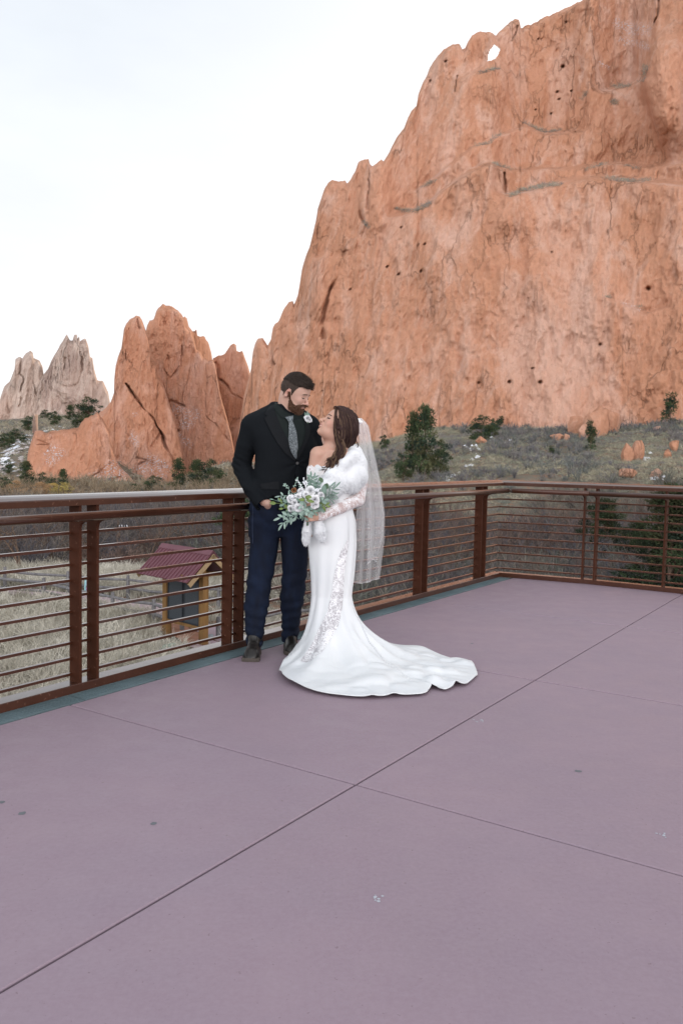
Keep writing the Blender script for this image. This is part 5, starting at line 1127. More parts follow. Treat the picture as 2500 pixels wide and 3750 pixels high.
def jeans(p):
    l = column(p, LL_, 0, 2.1); r = column(p, RL_, 0, 2.1); hh = column(p, HPc, YM*.6, 2.3); d = smin(smin(hh, l, .02), smin(hh, r, .02), .006)
    z = p[:, 2]; leftw = (p[:, 0] < Mm(1022, 2000)[0]); x = p[:, 0]
    wr = 0
    for zc, wd, am, fr in ((.13, .06, .0055, 95), (.28, .08, .0045, 75), (.47, .10, .0045, 60), (.90, .08, .0035, 70)):
        wr = wr+am*np.exp(-((z-zc)/wd)**2)*np.sin(z*fr+x*18*np.where(leftw, 1, -1)+2.2*fbm(p*9, 2, 31)+np.where(leftw, 0, 1.7))
    d = d+wr+.0045*fbm(p*np.array([9, 9, 6]), 3, 33)
    # pocket mouth where the hand goes in
    return np.maximum(d, -cone(p, Mm(978, 1840, -.145), Mm(984, 1852, -.150), .024, .020))
V, Fq = sculpt(jeans, (-.68, 5.05, .03), (-.14, 5.70, 1.02), .004); V = relax(V, Fq, 1, .4); mesh('jeans', V, Fq, jean_m, man, True); T_j = bvh(V, Fq)
drape('pocket_hem', z1([(450, 1985), (500, 1998), (560, 1994), (612, 1978), (614, 1990), (560, 2006), (500, 2010), (448, 1997)]), [T_j], .004, stitch, man)
drape('side_seam', [(925, 1850), (927, 1850), (926, 1920), (927, 1990), (924, 1990), (923, 1920)], [T_j], .0025, stitch, man)
drape('cuff_hem', [(902, 2354), (930, 2357), (962, 2353), (962, 2355), (930, 2359), (902, 2356)], [T_j], .003, stitch, man)
# boots
def boot(ax, ay, D, toe, D2, wtoe):
    A_ = P(ax, ay, D); A_ = np.array([A_[0], A_[1], 0]); Tt = np.asarray(toe, float); dirv = unit(Tt-A_); side = np.array([-dirv[1], dirv[0], 0]); L = np.linalg.norm(Tt-A_)
    def fn(p, sole=False):
        u = (p-A_)@dirv; v = np.abs((p-A_)@side); z = p[:, 2]
        wv = np.interp(u, [-.07, -.03, .05, .13, .19, L], [.030, .036, .039, .050, .050, .034])
        if sole: dd = np.maximum(np.maximum(v-wv-.004, np.abs(u-(L-.07)/2)-(L+.07)/2-.004), np.abs(z-.011)-.011); hl = np.maximum(dd, 0)
        if sole: return dd-.001
        hz_ = np.interp(u, [-.07, 0, .05, .10, .16, L], [.16, .16, .13, .085, .066, .045]); e = ((v/wv)**2.6+(np.maximum(z-.01, 0)/hz_)**2.3)**(1/2.4)
        eu = np.maximum(u-(L-.045), 0); eb = np.maximum(-.03-u, 0); e = np.sqrt(e**2+(eu/.05)**2+(eb/.045)**2); d = (e-1)*.04
        shaft = cone(p, A_+[0, 0, .08], A_+[0, 0, .15], .046, .046); d = smin(d, shaft, .03)-.0015*np.sin(u*140)*np.exp(-((u-.075)/.03)**2)
        return np.maximum(d, .018-z)
    lo = np.minimum(A_, Tt)-[.12, .12, .0]; hi = np.maximum(A_, Tt)+[.12, .12, .27]
    V, Fq = sculpt(fn, lo, hi, .0035); bt_ = mesh('boot', V, Fq, boot_m, man, True); V, Fq = sculpt(lambda p: fn(p, True), lo-[0, 0, .02], hi*[1, 1, 0]+[0, 0, .05], .003); mesh('sole', V, Fq, sole_m, bt_)
boot(932, 2370, 5.29, G(917, 2424), 0, 0); boot(1062, 2350, 5.50, G(1072, 2400), 0, 0)
# ------------------------------------------------------------------ the bride
DW = 5.12; Ww = S_(DW)
wom = empty('person', [-.12, 5.12, 0], 'smiling woman in a white wedding dress and fur stole with long dark wavy hair', 'person')
HF = frame(math.radians(-70), math.radians(38)); HD = Ww(1237, 1559, -.02); HS = .91
satin, k = new('white_satin_crepe', .55, .25); ob = k.obj(); n = k.noise(ob, 5, 4, .5); c = k.mix(k.rng(n, .35, .65), (.60, .625, .65), (.635, .655, .67)); k.l(c, k.b.inputs['Base Color']); k.bump(k.noise(ob, 260, 2, .5), .08, .0006)
k.b.inputs['Sheen Weight'].default_value = .15
def lacemat(name, base, scale):
    m, k = new(name, .7, .2); ob = k.obj()
    n1 = k.noise(ob, scale, 3, .55, dist=2.2); r = k.math('ABSOLUTE', k.math('SUBTRACT', n1, .5)); line = k.rng(r, .022, .05, 1, 0)
    n2 = k.noise(ob, scale*.38, 3, .5, dist=1.0); patch = k.rng(n2, .46, .56); n3 = k.noise(ob, scale*2.6, 2, .5, dist=1.5); r3 = k.math('ABSOLUTE', k.math('SUBTRACT', n3, .5)); line3 = k.rng(r3, .04, .09, .9, 0)
    f = k.math('MAXIMUM', line, k.math('MULTIPLY', line3, patch)); f = k.math('MINIMUM', k.math('ADD', f, k.math('MULTIPLY', patch, .25)), 1)
    k.l(k.mix(f, base, (.74, .75, .77)), k.b.inputs['Base Color']); k.bump(f, .4, .0015); return m
lace_arm = lacemat('lace_over_skin', (.43, .335, .325), 30); lace_gown = lacemat('lace_over_lining', (.40, .39, .415), 27)
def body_w(p):
    d = headsdf(hloc(p, HF, HD), HS, False)
    d = smin(d, chain(p, [(hw_(HF, HD, (-.030, 0, -.055)), .050), (Ww(1216, 1610, -.01), .046), (Ww(1218, 1640, .0), .050)], .01), .02)
    d = smin(d, chain(p, [(Ww(1170, 1663, -.03), .044), (Ww(1222, 1655, .0), .052), (Ww(1290, 1662, .02), .045)]), .03)
    d = smin(d, column(p, stn([(1650, 1165, 1285, 0, .06), (1680, 1152, 1292, -.01, .085), (1720, 1138, 1292, -.02, .10), (1760, 1136, 1286, -.02, .10), (1820, 1150, 1272, -.01, .09), (1900, 1140, 1286, 0, .105), (1980, 1136, 1292, 0, .11)], DW, .1), math.radians(-35), 2.1), .02)
    # collar bones
    d = smin(d, chain(p, [(Ww(1205, 1652, -.055), .007), (Ww(1168, 1655, -.055), .007)]), .014)
    d = smin(d, chain(p, [(Ww(1162, 1664, -.03), .045), (Ww(1152, 1720, -.03), .040), (Ww(1150, 1800, -.04), .034), (Ww(1135, 1850, -.14), .026)], .01), .02)
    d = smin(d, chain(p, [(Ww(1300, 1668, .02), .045), (Ww(1316, 1760, .0), .040), (Ww(1308, 1828, -.02), .034), (Ww(1240, 1858, -.11), .030), (Ww(1176, 1890, -.17), .0225)], .01), .015)
    # left hand round the stems: palm, four curled fingers, thumb
    d = smin(d, chain(p, [(Ww(1176, 1890, -.17), .0225), (Ww(1160, 1892, -.18), .024), (Ww(1147, 1893, -.185), .024)], .01), .008)
    for i in range(4):
        y = 1880+i*8.0; L_ = (0, 2, 1, -2)[i]; d = smin(d, chain(p, [(Ww(1147, y, -.195), .0088), (Ww(1131-L_, y+1, -.215), .0082), (Ww(1121-L_, y+2, -.198), .0076), (Ww(1124-L_, y+3, -.178), .0068)]), .0025)
    d = smin(d, chain(p, [(Ww(1158, 1882, -.195), .010), (Ww(1144, 1872, -.215), .0092), (Ww(1131, 1866, -.215), .008)], .004), .006)
    # right hand, behind the flowers, holding the same stems
    d = smin(d, chain(p, [(Ww(1135, 1850, -.14), .024), (Ww(1124, 1866, -.165), .024)], .01), .01)
    for i in range(4): d = smin(d, chain(p, [(Ww(1122, 1850+i*8, -.172), .0085), (Ww(1112, 1851+i*8, -.185), .008), (Ww(1112, 1852+i*8, -.20), .007)]), .003)
    d = smin(d, chain(p, [(Ww(1122, 1846, -.165), .010), (Ww(1116, 1838, -.18), .008)]), .005)
    for a, b_, c_ in (((1175, 1960, -.02), (1180, 2180, -.03), (1160, 2385, .0)), ((1255, 1960, .02), (1245, 2180, .02), (1235, 2380, .05))): d = smin(d, chain(p, [(Ww(*a), .075), (Ww(*b_), .048), (Ww(*c_), .032)], .01), .03)
    d = smin(d, chain(p, [(Ww(1160, 2388, .0), .03), (Ww(1125, 2402, -.04), .022)]), .02); d = smin(d, chain(p, [(Ww(1235, 2385, .05), .03), (Ww(1205, 2398, .0), .022)]), .02)
    return d
V, Fq = sculpt(body_w, (-.40, 4.82, .02), (.22, 5.34, 1.66), .0033); V = relax(V, Fq, 1, .35)
q = hloc(V, HF, HD)/HS; bl = np.clip(.35*np.exp(-((q[:, 0]-.068)/.02)**2-((np.abs(q[:, 1])-.045)/.02)**2-((q[:, 2]+.035)/.02)**2)+.9*np.exp(-((q[:, 0]-.096)/.010)**2-((q[:, 2]+.074)/.010)**2-(q[:, 1]/.02)**2), 0, 1)
mesh('body', V, Fq, skin_w, wom, True, attrs={'blush': bl}); T_bw = bvh(V, Fq)
V, Fq = sculpt(lambda p: ell(hloc(p, HF, HD)/HS, (.0870, 0, -.0742), (.0105, .0205, .0046))*HS, HD-.15, HD+.15, .0016); mesh('teeth', V, Fq, mat('white_teeth', (.82, .80, .77), .3, .5), wom, True)
eyew = mat('eye_white', (.6, .58, .56), .3); dk = mat('dark_lash_line', (.015, .010, .010), .6)
for sg in (1, -1):
    V, Fq = sculpt(lambda p: chain(hloc(p, HF, HD)/HS*[1, sg, 1], [((.0915, .018, -.0155), .0028), ((.0945, .028, -.0110), .0038), ((.0885, .041, -.0125), .0036), ((.083, .048, -.010), .0020)])*HS, HD-.15, HD+.15, .0014); mesh('eyelash', V, Fq, dk, wom, True)
    V, Fq = sculpt(lambda p: (lambda q: np.maximum(headsdf(q, 1., False)-.0028, np.maximum(np.maximum(np.abs(q[:, 2]-.012+.02*(q[:, 1]-.03)+7*(q[:, 1]-.03)**2)-.0026, np.abs(q[:, 1]-.030)-.019), .05-q[:, 0]))*HS)(hloc(p, HF, HD)/HS*[1, sg, 1]), HD-.15, HD+.15, .0016); mesh('eyebrow', V, Fq, hair_w, wom, True)
# hair: one combed mass over the skull and down the back, plus locks
def hairw(p):
    q = hloc(p, HF, HD)/HS; d = headsdf(hloc(p, HF, HD), HS, False)-.016-.010*np.clip(-q[:, 0]/.08, 0, 1)
    a = np.interp(q[:, 0], [-.12, -.07, -.035, -.01, .02, .04, .06, .08], [-.10, -.085, -.055, -.045, -.035, .005, .055, .085])
    d = np.maximum(d, (a-q[:, 2])*.7)
    m = chain(p, [(Ww(1266, 1552, .01), .064), (Ww(1272, 1585, .02), .062), (Ww(1268, 1612, .03), .055), (Ww(1262, 1640, .04), .048), (Ww(1262, 1680, .05), .035)], .01)
    m = np.maximum(m, -cone(p, hw_(HF, HD, (.09, .0, .0)), hw_(HF, HD, (.06, .0, -.09)), .055, .045))
    d = smin(d, m, .025); 
    d = smin(d, chain(p, [(Ww(1242, 1575, -.06), .020), (Ww(1249, 1605, -.065), .020), (Ww(1250, 1640, -.08), .020), (Ww(1234, 1672, -.10), .017), (Ww(1212, 1697, -.11), .010)], .01), .015)
    g = p[:, 0]*1.0+.35*p[:, 2]; return d+.0030*np.sin(g*230+3*fbm(p*14, 2, 5)+p[:, 1]*120)+.0035*fbm(p*np.array([60, 60, 8]), 3, 6)
V, Fq = sculpt(hairw, (-.22, 4.95, 1.15), (.20, 5.34, 1.66), .0026); hw_obj = mesh('hair', V, Fq, hair_w, wom, True); T_hair = bvh(V, Fq)
R = np.random.RandomState(3)
locks = {0: MB(), 1: MB()}
def lock(pts, r, amp, turns, ph, mtk, n=22):
    p = smooth_path([Ww(*a) for a in pts], 6); t = np.linspace(0, 1, len(p)); env = np.clip(t*1.6-.2, 0, 1)*amp
    p = p+np.stack([np.cos(t*turns*6.28+ph), np.sin(t*turns*6.28+ph), t*0], 1)*env[:, None]; rr = r*np.interp(t, [0, .15, .8, 1], [.4, 1, .9, .15]); v, f = tube(p, rr, 6); locks[mtk].add(v, f)
base = [[(1228, 1505, -.055), (1226, 1540, -.085), (1232, 1580, -.085), (1243, 1620, -.085), (1240, 1655, -.10), (1218, 1685, -.12), (1200, 1712, -.13)],
        [(1232, 1500, -.05), (1232, 1545, -.09), (1240, 1590, -.085), (1252, 1630, -.085), (1246, 1662, -.10), (1226, 1692, -.115), (1205, 1720, -.12), (1188, 1722, -.125)],
        [(1238, 1500, -.04), (1244, 1545, -.085), (1252, 1600, -.08), (1258, 1640, -.08), (1246, 1676, -.095), (1228, 1700, -.11), (1212, 1722, -.115)],
        [(1226, 1520, -.075), (1224, 1560, -.085), (1230, 1600, -.075), (1240, 1640, -.085), (1228, 1672, -.11), (1205, 1684, -.13), (1200, 1700, -.13)]]
for i in range(105):
    b0 = base[R.randint(4)]; j = R.randn(3)*[5, 3, .008]; pts = [(a[0]+j[0]*(.3+k_*.18)+R.randn()*1.2, a[1]+j[1], a[2]+j[2]) for k_, a in enumerate(b0)]
    lock(pts, .0016+.0020*R.rand(), .007+.010*R.rand(), 2.0+R.rand(), R.rand()*6.28, 1 if R.rand() < .36 else 0)
for i in range(110):     # fall over the back of the head
    a = R.rand(); x0 = 1240+a*45; top_ = 1498+a*a*26; pts = [(x0, top_+6, -.03), (x0+6+8*a, 1540, -.055-.02*(1-a)), (x0+8+12*a, 1585, -.045), (x0+4+10*a, 1620, -.03), (x0-4+4*a, 1648, -.02)]
    p = [on_surf(q[0], q[1], [T_hair], .0015) if q[0] < 1309 and 1500 < q[1] < 1630 else Ww(*q) for q in pts]
    pp = smooth_path(p, 5); v, f = tube(pp, .0012+.0012*R.rand(), 4); locks[1 if R.rand() < .12 else 0].add(v, f)
for pts in ([(1296, 1600, .02), (1306, 1618, .0), (1311, 1634, -.01), (1305, 1638, -.01), (1302, 1630, 0)], [(1199, 1700, -.12), (1190, 1712, -.125), (1180, 1712, -.13), (1176, 1706, -.13)], [(1205, 1705, -.12), (1192, 1722, -.13), (1186, 1734, -.13)]): lock(pts, .003, 0, 1, 0, 0)
locks[0].build('hair_locks', hair_w, wom, True); locks[1].build('highlighted_locks', hair_w2, wom, True)

# gown: bodice, then skirt with train as one cloth
BW = math.radians(-35)
bod = stn([(1702, 1140, 1290, -.02, .104), (1716, 1128, 1294, -.02, .108), (1743, 1122, 1296, -.02, .110), (1790, 1130, 1288, -.02, .104), (1840, 1140, 1282, -.01, .098), (1890, 1140, 1286, 0, .10), (1940, 1140, 1288, 0, .10)], DW, .1)
def bodice(p):
    d = column(p, bod, BW, 2.15); top_ = p[:, 2]-Ww(1200, 1706, 0)[2]-.012*np.cos((p[:, 0]+.21)*18)-.004*np.sin(p[:, 0]*160); return np.maximum(d, top_)
V, Fq = sculpt(bodice, (-.36, 4.88, .80), (.16, 5.34, 1.30), .0045); V = relax(V, Fq, 1, .4); mesh('bodice', V, Fq, satin, wom, True); T_bod = bvh(V, Fq)
drape('neckline_lace', [(1139, 1702), (1146, 1708), (1160, 1717), (1178, 1724), (1190, 1722), (1192, 1736), (1170, 1742), (1130, 1736), (1128, 1728), (1134, 1712)], [T_bod, T_bw], .004, lacemat('neckline_lace', (.62, .57, .56), 70), wom)
# skirt rings
NA = 200; phi = np.linspace(0, 2*np.pi, NA, endpoint=False)
skst = [(1800, 1131, 1288, -.02, .107), (1840, 1135, 1286, -.01, .106), (1875, 1133, 1294, 0, .112), (1905, 1129, 1302, 0, .118), (1940, 1127, 1303, 0, .122), (1990, 1125, 1305, 0, .124), (2041, 1130, 1302, -.01, .120), (2105, 1136, 1297, -.02, .112), (2150, 1138, 1291, -.02, .105), (2181, 1139, 1288, -.02, .100)]
fw = lambda q: [P((r_[1]+r_[2])/2, r_[0], DW+r_[3]) for r_ in q]
rings = []
ys = np.linspace(1800, 2181, 44); A4 = np.array([[r_[0], r_[1], r_[2], r_[3], r_[4]] for r_ in skst])
for y in ys:
    xl, xr, dy, b_ = [np.interp(y, A4[:, 0], A4[:, j]) for j in (1, 2, 3, 4)]; c0 = P((xl+xr)/2, y, DW+dy); a = (xr-xl)/2/F*(DW+dy)
    t = np.clip((y-1850)/331, 0, 1); fold = 1+.035*t*np.sin(phi*9+1.2*np.sin(phi*2)+t*1.5)+.022*t*np.sin(phi*5+t*3)+.016*np.sin(phi*13+t*5)*t; rings.append(np.stack([c0[0]+a*np.cos(phi)*np.minimum(fold, 1.012), c0[1]+b_*np.sin(phi)*fold, np.full(NA, c0[2])], 1))
kn = rings[-1]; cz = kn[:, :2].mean(0)
hem_s = [(1026, 2472), (1032, 2490), (1052, 2506), (1080, 2518), (1115, 2531), (1153, 2542), (1200, 2551), (1286, 2560), (1340, 2562), (1395, 2560), (1440, 2556), (1498, 2554), (1540, 2551), (1560, 2546), (1575, 2528), (1588, 2512), (1606, 2530), (1628, 2536), (1655, 2524), (1668, 2515), (1690, 2518), (1710, 2511), (1730, 2494), (1747, 2477), (1742, 2458), (1725, 2426), (1700, 2430), (1680, 2436), (1662, 2424), (1610, 2410), (1541, 2391), (1500, 2384), (1455, 2376), (1412, 2366), (1390, 2374), (1340, 2362), (1270, 2352), (1200, 2350), (1150, 2362), (1118, 2385), (1108, 2400), (1090, 2416), (1056, 2433), (1034, 2450)]
hp = np.array([G(x, y)[:2] for x, y in hem_s])
def ray_poly(c, d, poly):
    best = 0
    for i in range(len(poly)):
        a = poly[i]; b_ = poly[(i+1) % len(poly)]; e = b_-a; den = d[0]*e[1]-d[1]*e[0]
        if abs(den) < 1e-9: continue
        w_ = a-c; t = (w_[0]*e[1]-w_[1]*e[0])/den; s = (w_[0]*d[1]-w_[1]*d[0])/den
        if t > 0 and -1e-6 <= s <= 1+1e-6: best = max(best, t)
    return best
# sample the hem evenly along its outline and match knee points by angle
ang_h = np.unwrap(np.arctan2(hp[:, 1]-cz[1], hp[:, 0]-cz[0])); L_ = np.concatenate([[0], np.cumsum(np.linalg.norm(np.diff(np.concatenate([hp, hp[:1]]), axis=0), axis=1))])
hpc = np.concatenate([hp, hp[:1]]); NB = 420; sl_ = np.linspace(0, L_[-1], NB, endpoint=False)
hx = np.stack([np.interp(sl_, L_, hpc[:, j]) for j in (0, 1)], 1)
kk = np.array([.25, .5, .25]); 
for _ in range(3): hx = .25*np.roll(hx, 1, 0)+.5*hx+.25*np.roll(hx, -1, 0)
ah = np.arctan2(hx[:, 1]-cz[1], hx[:, 0]-cz[0])
def ring_at(rg, al):    # resample a ring at given angles round cz
    ra = np.arctan2(rg[:, 1]-rg[:, 1].mean(), rg[:, 0]-rg[:, 0].mean()); o = np.argsort(ra); ra = ra[o]; rg = rg[o]; ra = np.concatenate([ra-2*np.pi, ra, ra+2*np.pi]); rg = np.concatenate([rg]*3); return np.stack([np.interp(al, ra, rg[:, j]) for j in range(3)], 1)
au = np.unwrap(ah); au_s = au.copy()
for _ in range(6): au_s = au_s  # angles kept
RG = [ring_at(r_, ah) for r_ in rings]
kn = RG[-1]; dirv = hx-kn[:, :2]; Rr = np.linalg.norm(dirv, axis=1); zk = kn[0, 2]
rho = np.interp(np.cos(ah)*.5+.5, [0, .35, 1], [.055, .115, .145])
rho = np.where(np.sin(ah) < -.3, rho*1.15, rho)
nf = 70; tt = np.linspace(0, 1, nf+1)[1:]; frac = tt**1.5
for i, f_ in enumerate(frac):
    r = Rr*f_; z = zk*np.exp(-(r/rho)**.78); flat = 1-np.exp(-(r/.35)**2)
    xy = kn[:, :2]+dirv*f_
    # cloth folds: radiating ridges from the knee, fading onto the floor; soft puddles in the train
    rad = np.sin(au*11+1.5*np.sin(au*3))*.014*np.exp(-((r-.14)/.13)**2)+np.sin(au*17+2)*.007*np.exp(-((r-.2)/.17)**2)+np.sin(au*6+1)*.012*np.exp(-((r-.3)/.2)**2); rad = rad*(1-np.exp(-(r/.06)**2))
    pud = (.026*np.clip(vnoise(np.stack([xy[:, 0]*5.5-xy[:, 1]*2, xy[:, 1]*11, xy[:, 0]*0], 1), 3), 0, 1)+.016*np.abs(vnoise(np.stack([xy[:, 0]*9, xy[:, 1]*16, xy[:, 0]*0+2], 1), 4)))*flat*np.clip((1-f_)*5, 0, 1)
    lift = 0
    for hx0, am, wd in ((G(1588, 2512)[:2], .035, .05), (G(1668, 2516)[:2], .02, .035), (G(1700, 2440)[:2], .02, .05), (G(1540, 2391)[:2], .022, .12), (G(1440, 2556)[:2], .010, .03), (G(1360, 2560)[:2], .008, .03)):
        lift = lift+am*np.exp(-((xy[:, 0]-hx0[0])**2+(xy[:, 1]-hx0[1])**2)/wd**2)
    zz = np.maximum(z+rad, .004)+pud+lift*np.clip(f_*1.3-.3, 0, 1)+.004
    RG.append(np.stack([xy[:, 0]+rad*.5, xy[:, 1], zz], 1))
# hem turned under: gives the cloth its thickness
e_ = RG[-1]; outd = unit(np.concatenate([e_[:, :2]-cz, e_[:, :1]*0], 1)); RG.append(e_+outd*.002-Z*.003); RG.append(e_-outd*.012-Z*.0035)
V = np.stack(RG).reshape(-1, 3); nr = len(RG); V[:, 2] = np.maximum(V[:, 2], .0008); i = np.arange(nr-1)[:, None]*NB; j = np.arange(NB)[None]; jn = (j+1) % NB
Fq = np.stack([i+j, i+jn, i+NB+jn, i+NB+j], -1).reshape(-1, 4)[:, ::-1]
mesh('skirt', V, Fq, satin, wom, True); T_sk = bvh(V, Fq)
def z7b(l): return [(1000+x/3.136, 1850+y/3.136) for x, y in l]
drape('lace_panel', z7b([(870, 372), (862, 450), (848, 560), (830, 700), (815, 850), (808, 1000), (795, 1150), (775, 1280), (740, 1400), (690, 1490), (640, 1580), (570, 1670), (490, 1740), (430, 1790), (380, 1805), (330, 1795), (310, 1780), (345, 1745), (375, 1690), (430, 1620), (470, 1540), (520, 1430), (570, 1330), (620, 1230), (650, 1100), (675, 1000), (690, 860), (715, 740), (745, 620), (785, 520), (830, 440)]), [T_sk], .003, lace_gown, wom)
b = MB()     # covered buttons down the back seam of the train
for t in np.linspace(0, 1, 46):
    x = np.interp(t, [0, .2, .45, .7, 1], [1292, 1315, 1352, 1410, 1500]); y = np.interp(t, [0, .2, .45, .7, 1], [2215, 2270, 2350, 2420, 2488]); c0 = on_surf(x, y, [T_sk], .001)
    v, f = tube([c0+[0, -.001, -.004], c0+[0, -.004, 0], c0+[0, -.001, .004]], [.002, .0045, .002], 6); b.add(v, f)
tag(b.build('button_row', satin, wom, True), kind='stuff')
# sleeves of lace
def slv(p): return chain(p, [(Ww(1318, 1766, .0), .047), (Ww(1310, 1828, -.02), .043), (Ww(1244, 1857, -.11), .040), (Ww(1182, 1886, -.165), .031), (Ww(1166, 1890, -.175), .030)], .01)+.0015*fbm(p*40, 3, 2)
V, Fq = sculpt(lambda p: np.maximum(slv(p), -cone(p, Ww(1172, 1889, -.172), Ww(1140, 1893, -.19), .026, .026)), (-.25, 4.85, .80), (.18, 5.22, 1.25), .0032); mesh('sleeve', V, Fq, lace_arm, wom, True); T_sl = bvh(V, Fq)
V, Fq = sculpt(lambda p: np.maximum(chain(p, [(Ww(1150, 1722, -.03), .046), (Ww(1149, 1800, -.04), .041), (Ww(1136, 1846, -.13), .033)], .01)+.0015*fbm(p*40, 3, 2), -cone(p, Ww(1138, 1842, -.12), Ww(1125, 1865, -.16), .027, .027)), (-.32, 4.88, .85), (-.08, 5.20, 1.28), .0035); mesh('sleeve', V, Fq, lace_arm, wom, True)

# fur stole with real hairs
fur = mat('white_fur', (.70, .72, .745), .95, .05)
def stole(p):
    d = chain(p, [(Ww(1292, 1662, .03), .062), (Ww(1300, 1700, .0), .070), (Ww(1298, 1745, -.02), .072), (Ww(1285, 1768, -.05), .066)], .02)
    d = smin(d, chain(p, [(Ww(1288, 1672, -.04), .045), (Ww(1250, 1705, -.08), .045), (Ww(1215, 1745, -.11), .045), (Ww(1190, 1790, -.13), .045), (Ww(1172, 1840, -.14), .04)], .02), .03)
    d = smin(d, chain(p, [(Ww(1300, 1740, -.03), .06), (Ww(1250, 1765, -.09), .06), (Ww(1215, 1795, -.12), .055)], .02), .04)
    d = smin(d, chain(p, [(Ww(1270, 1690, .07), .06), (Ww(1220, 1700, .12), .05)], .01), .03)
    # tails below the hands
    e = smin(chain(p, [(Ww(1128, 1905, -.13), .022), (Ww(1124, 1945, -.135), .028), (Ww(1120, 1975, -.13), .022), (Ww(1119, 1992, -.125), .010)], .01), chain(p, [(Ww(1165, 1910, -.15), .026), (Ww(1172, 1945, -.15), .034), (Ww(1178, 1968, -.145), .026), (Ww(1182, 1985, -.14), .008)], .01), .006)
    e = smin(e, chain(p, [(Ww(1172, 1850, -.13), .035), (Ww(1150, 1900, -.13), .02)]), .012)
    d = smin(d, e, .01); z = p[:, 2]; return d+.003*fbm(p*12, 3, 3)
V, Fq = sculpt(stole, (-.34, 4.86, .66), (.20, 5.38, 1.46), .005); V = relax(V, Fq, 2, .5); N_ = vnormals(V, Fq); mesh('fur_stole', V, Fq, fur, wom, True); 
rv = np.random.RandomState(8); idx = rv.randint(0, len(V), 42000); b0 = V[idx]; nn = N_[idx]
down = unit(np.stack([.25*np.sin(b0[:, 2]*9), -.1+0*b0[:, 0], -1+0*b0[:, 0]], 1)); d = unit(nn*.45+down*.85+rv.randn(len(b0), 3)*.15); Lh = .008+.010*rv.rand(len(b0))
v, f = tris(b0-nn*.002, d, Lh, .0022+.0012*rv.rand(len(b0))); fo = mesh('fur_hair', v, f, fur, None); fo.parent = [o for o in wom.children if o.name.startswith('fur_stole')][0]; fo['kind'] = 'stuff'
o_ = np.array(parent_origin(fo.parent)); fo.data.vertices.foreach_set('co', (v-o_).astype(np.float32).ravel()); fo.data.update()

# short strokes give the groom's hair and beard their grain
def strokes(par, name, n, L, w, mt, dirf, keep=None):
    o = [c_ for c_ in man.children if c_.name == par or c_.name.startswith(par+'.')][0]; me = o.data; v = np.empty(len(me.vertices)*3, np.float32); me.vertices.foreach_get('co', v); v = v.reshape(-1, 3); nn = np.empty(len(me.vertices)*3, np.float32); me.vertices.foreach_get('normal', nn); nn = nn.reshape(-1, 3)
    i = rv.randint(0, len(v), n); b0 = v[i].astype(float)+np.cross(nn[i], rv.randn(n, 3))*.0028; d = unit(nn[i]*.35+dirf(b0)+rv.randn(n, 3)*.25); V_, f = tris(b0-nn[i]*.001, d, L*(.6+.8*rv.rand(n)), w*(.7+.6*rv.rand(n)))
    po = np.array(parent_origin(o)); c_ = mesh(name, V_+po, f, mt, o); c_['kind'] = 'stuff'
fwd = HM[:, 0]; upv = HM[:, 2]
strokes('beard', 'beard_hair', 6500, .0085, .0018, hairmat('beard_strokes', (.055, .028, .018), (.23, .13, .085), (.12, .065, .042), 200), lambda b: np.tile(-upv*.8+fwd*.25, (len(b), 1)))
strokes('hair_top', 'top_hair', 4200, .014, .0018, hairmat('top_strokes', (.014, .010, .009), (.085, .062, .048), (.03, .022, .018), 120), lambda b: np.tile(fwd*.9+upv*.15, (len(b), 1)))
strokes('hair', 'cropped_hair', 5000, .006, .0014, hairmat('fade_strokes', (.045, .034, .028), (.13, .10, .085), (.06, .045, .037), 220), lambda b: np.tile(-upv*.6+fwd*.1, (len(b), 1)))

# veil: a gathered sheet of tulle
vl_m = bpy.data.materials.new('tulle'); vl_m.use_nodes = True; nt = vl_m.node_tree; nt.nodes.clear()
o1 = nt.nodes.new('ShaderNodeOutputMaterial'); mxs = nt.nodes.new('ShaderNodeMixShader'); tr = nt.nodes.new('ShaderNodeBsdfTransparent'); df = nt.nodes.new('ShaderNodeBsdfDiffuse'); tl = nt.nodes.new('ShaderNodeBsdfTranslucent'); m2 = nt.nodes.new('ShaderNodeMixShader')
df.inputs['Color'].default_value = (.93, .94, .96, 1); tl.inputs['Color'].default_value = (.93, .94, .96, 1); m2.inputs[0].default_value = .4
at = nt.nodes.new('ShaderNodeAttribute'); at.attribute_name = 'dens'
nt.links.new(df.outputs[0], m2.inputs[1]); nt.links.new(tl.outputs[0], m2.inputs[2]); nt.links.new(at.outputs['Fac'], mxs.inputs[0]); nt.links.new(tr.outputs[0], mxs.inputs[1]); nt.links.new(m2.outputs[0], mxs.inputs[2]); nt.links.new(mxs.outputs[0], o1.inputs[0])
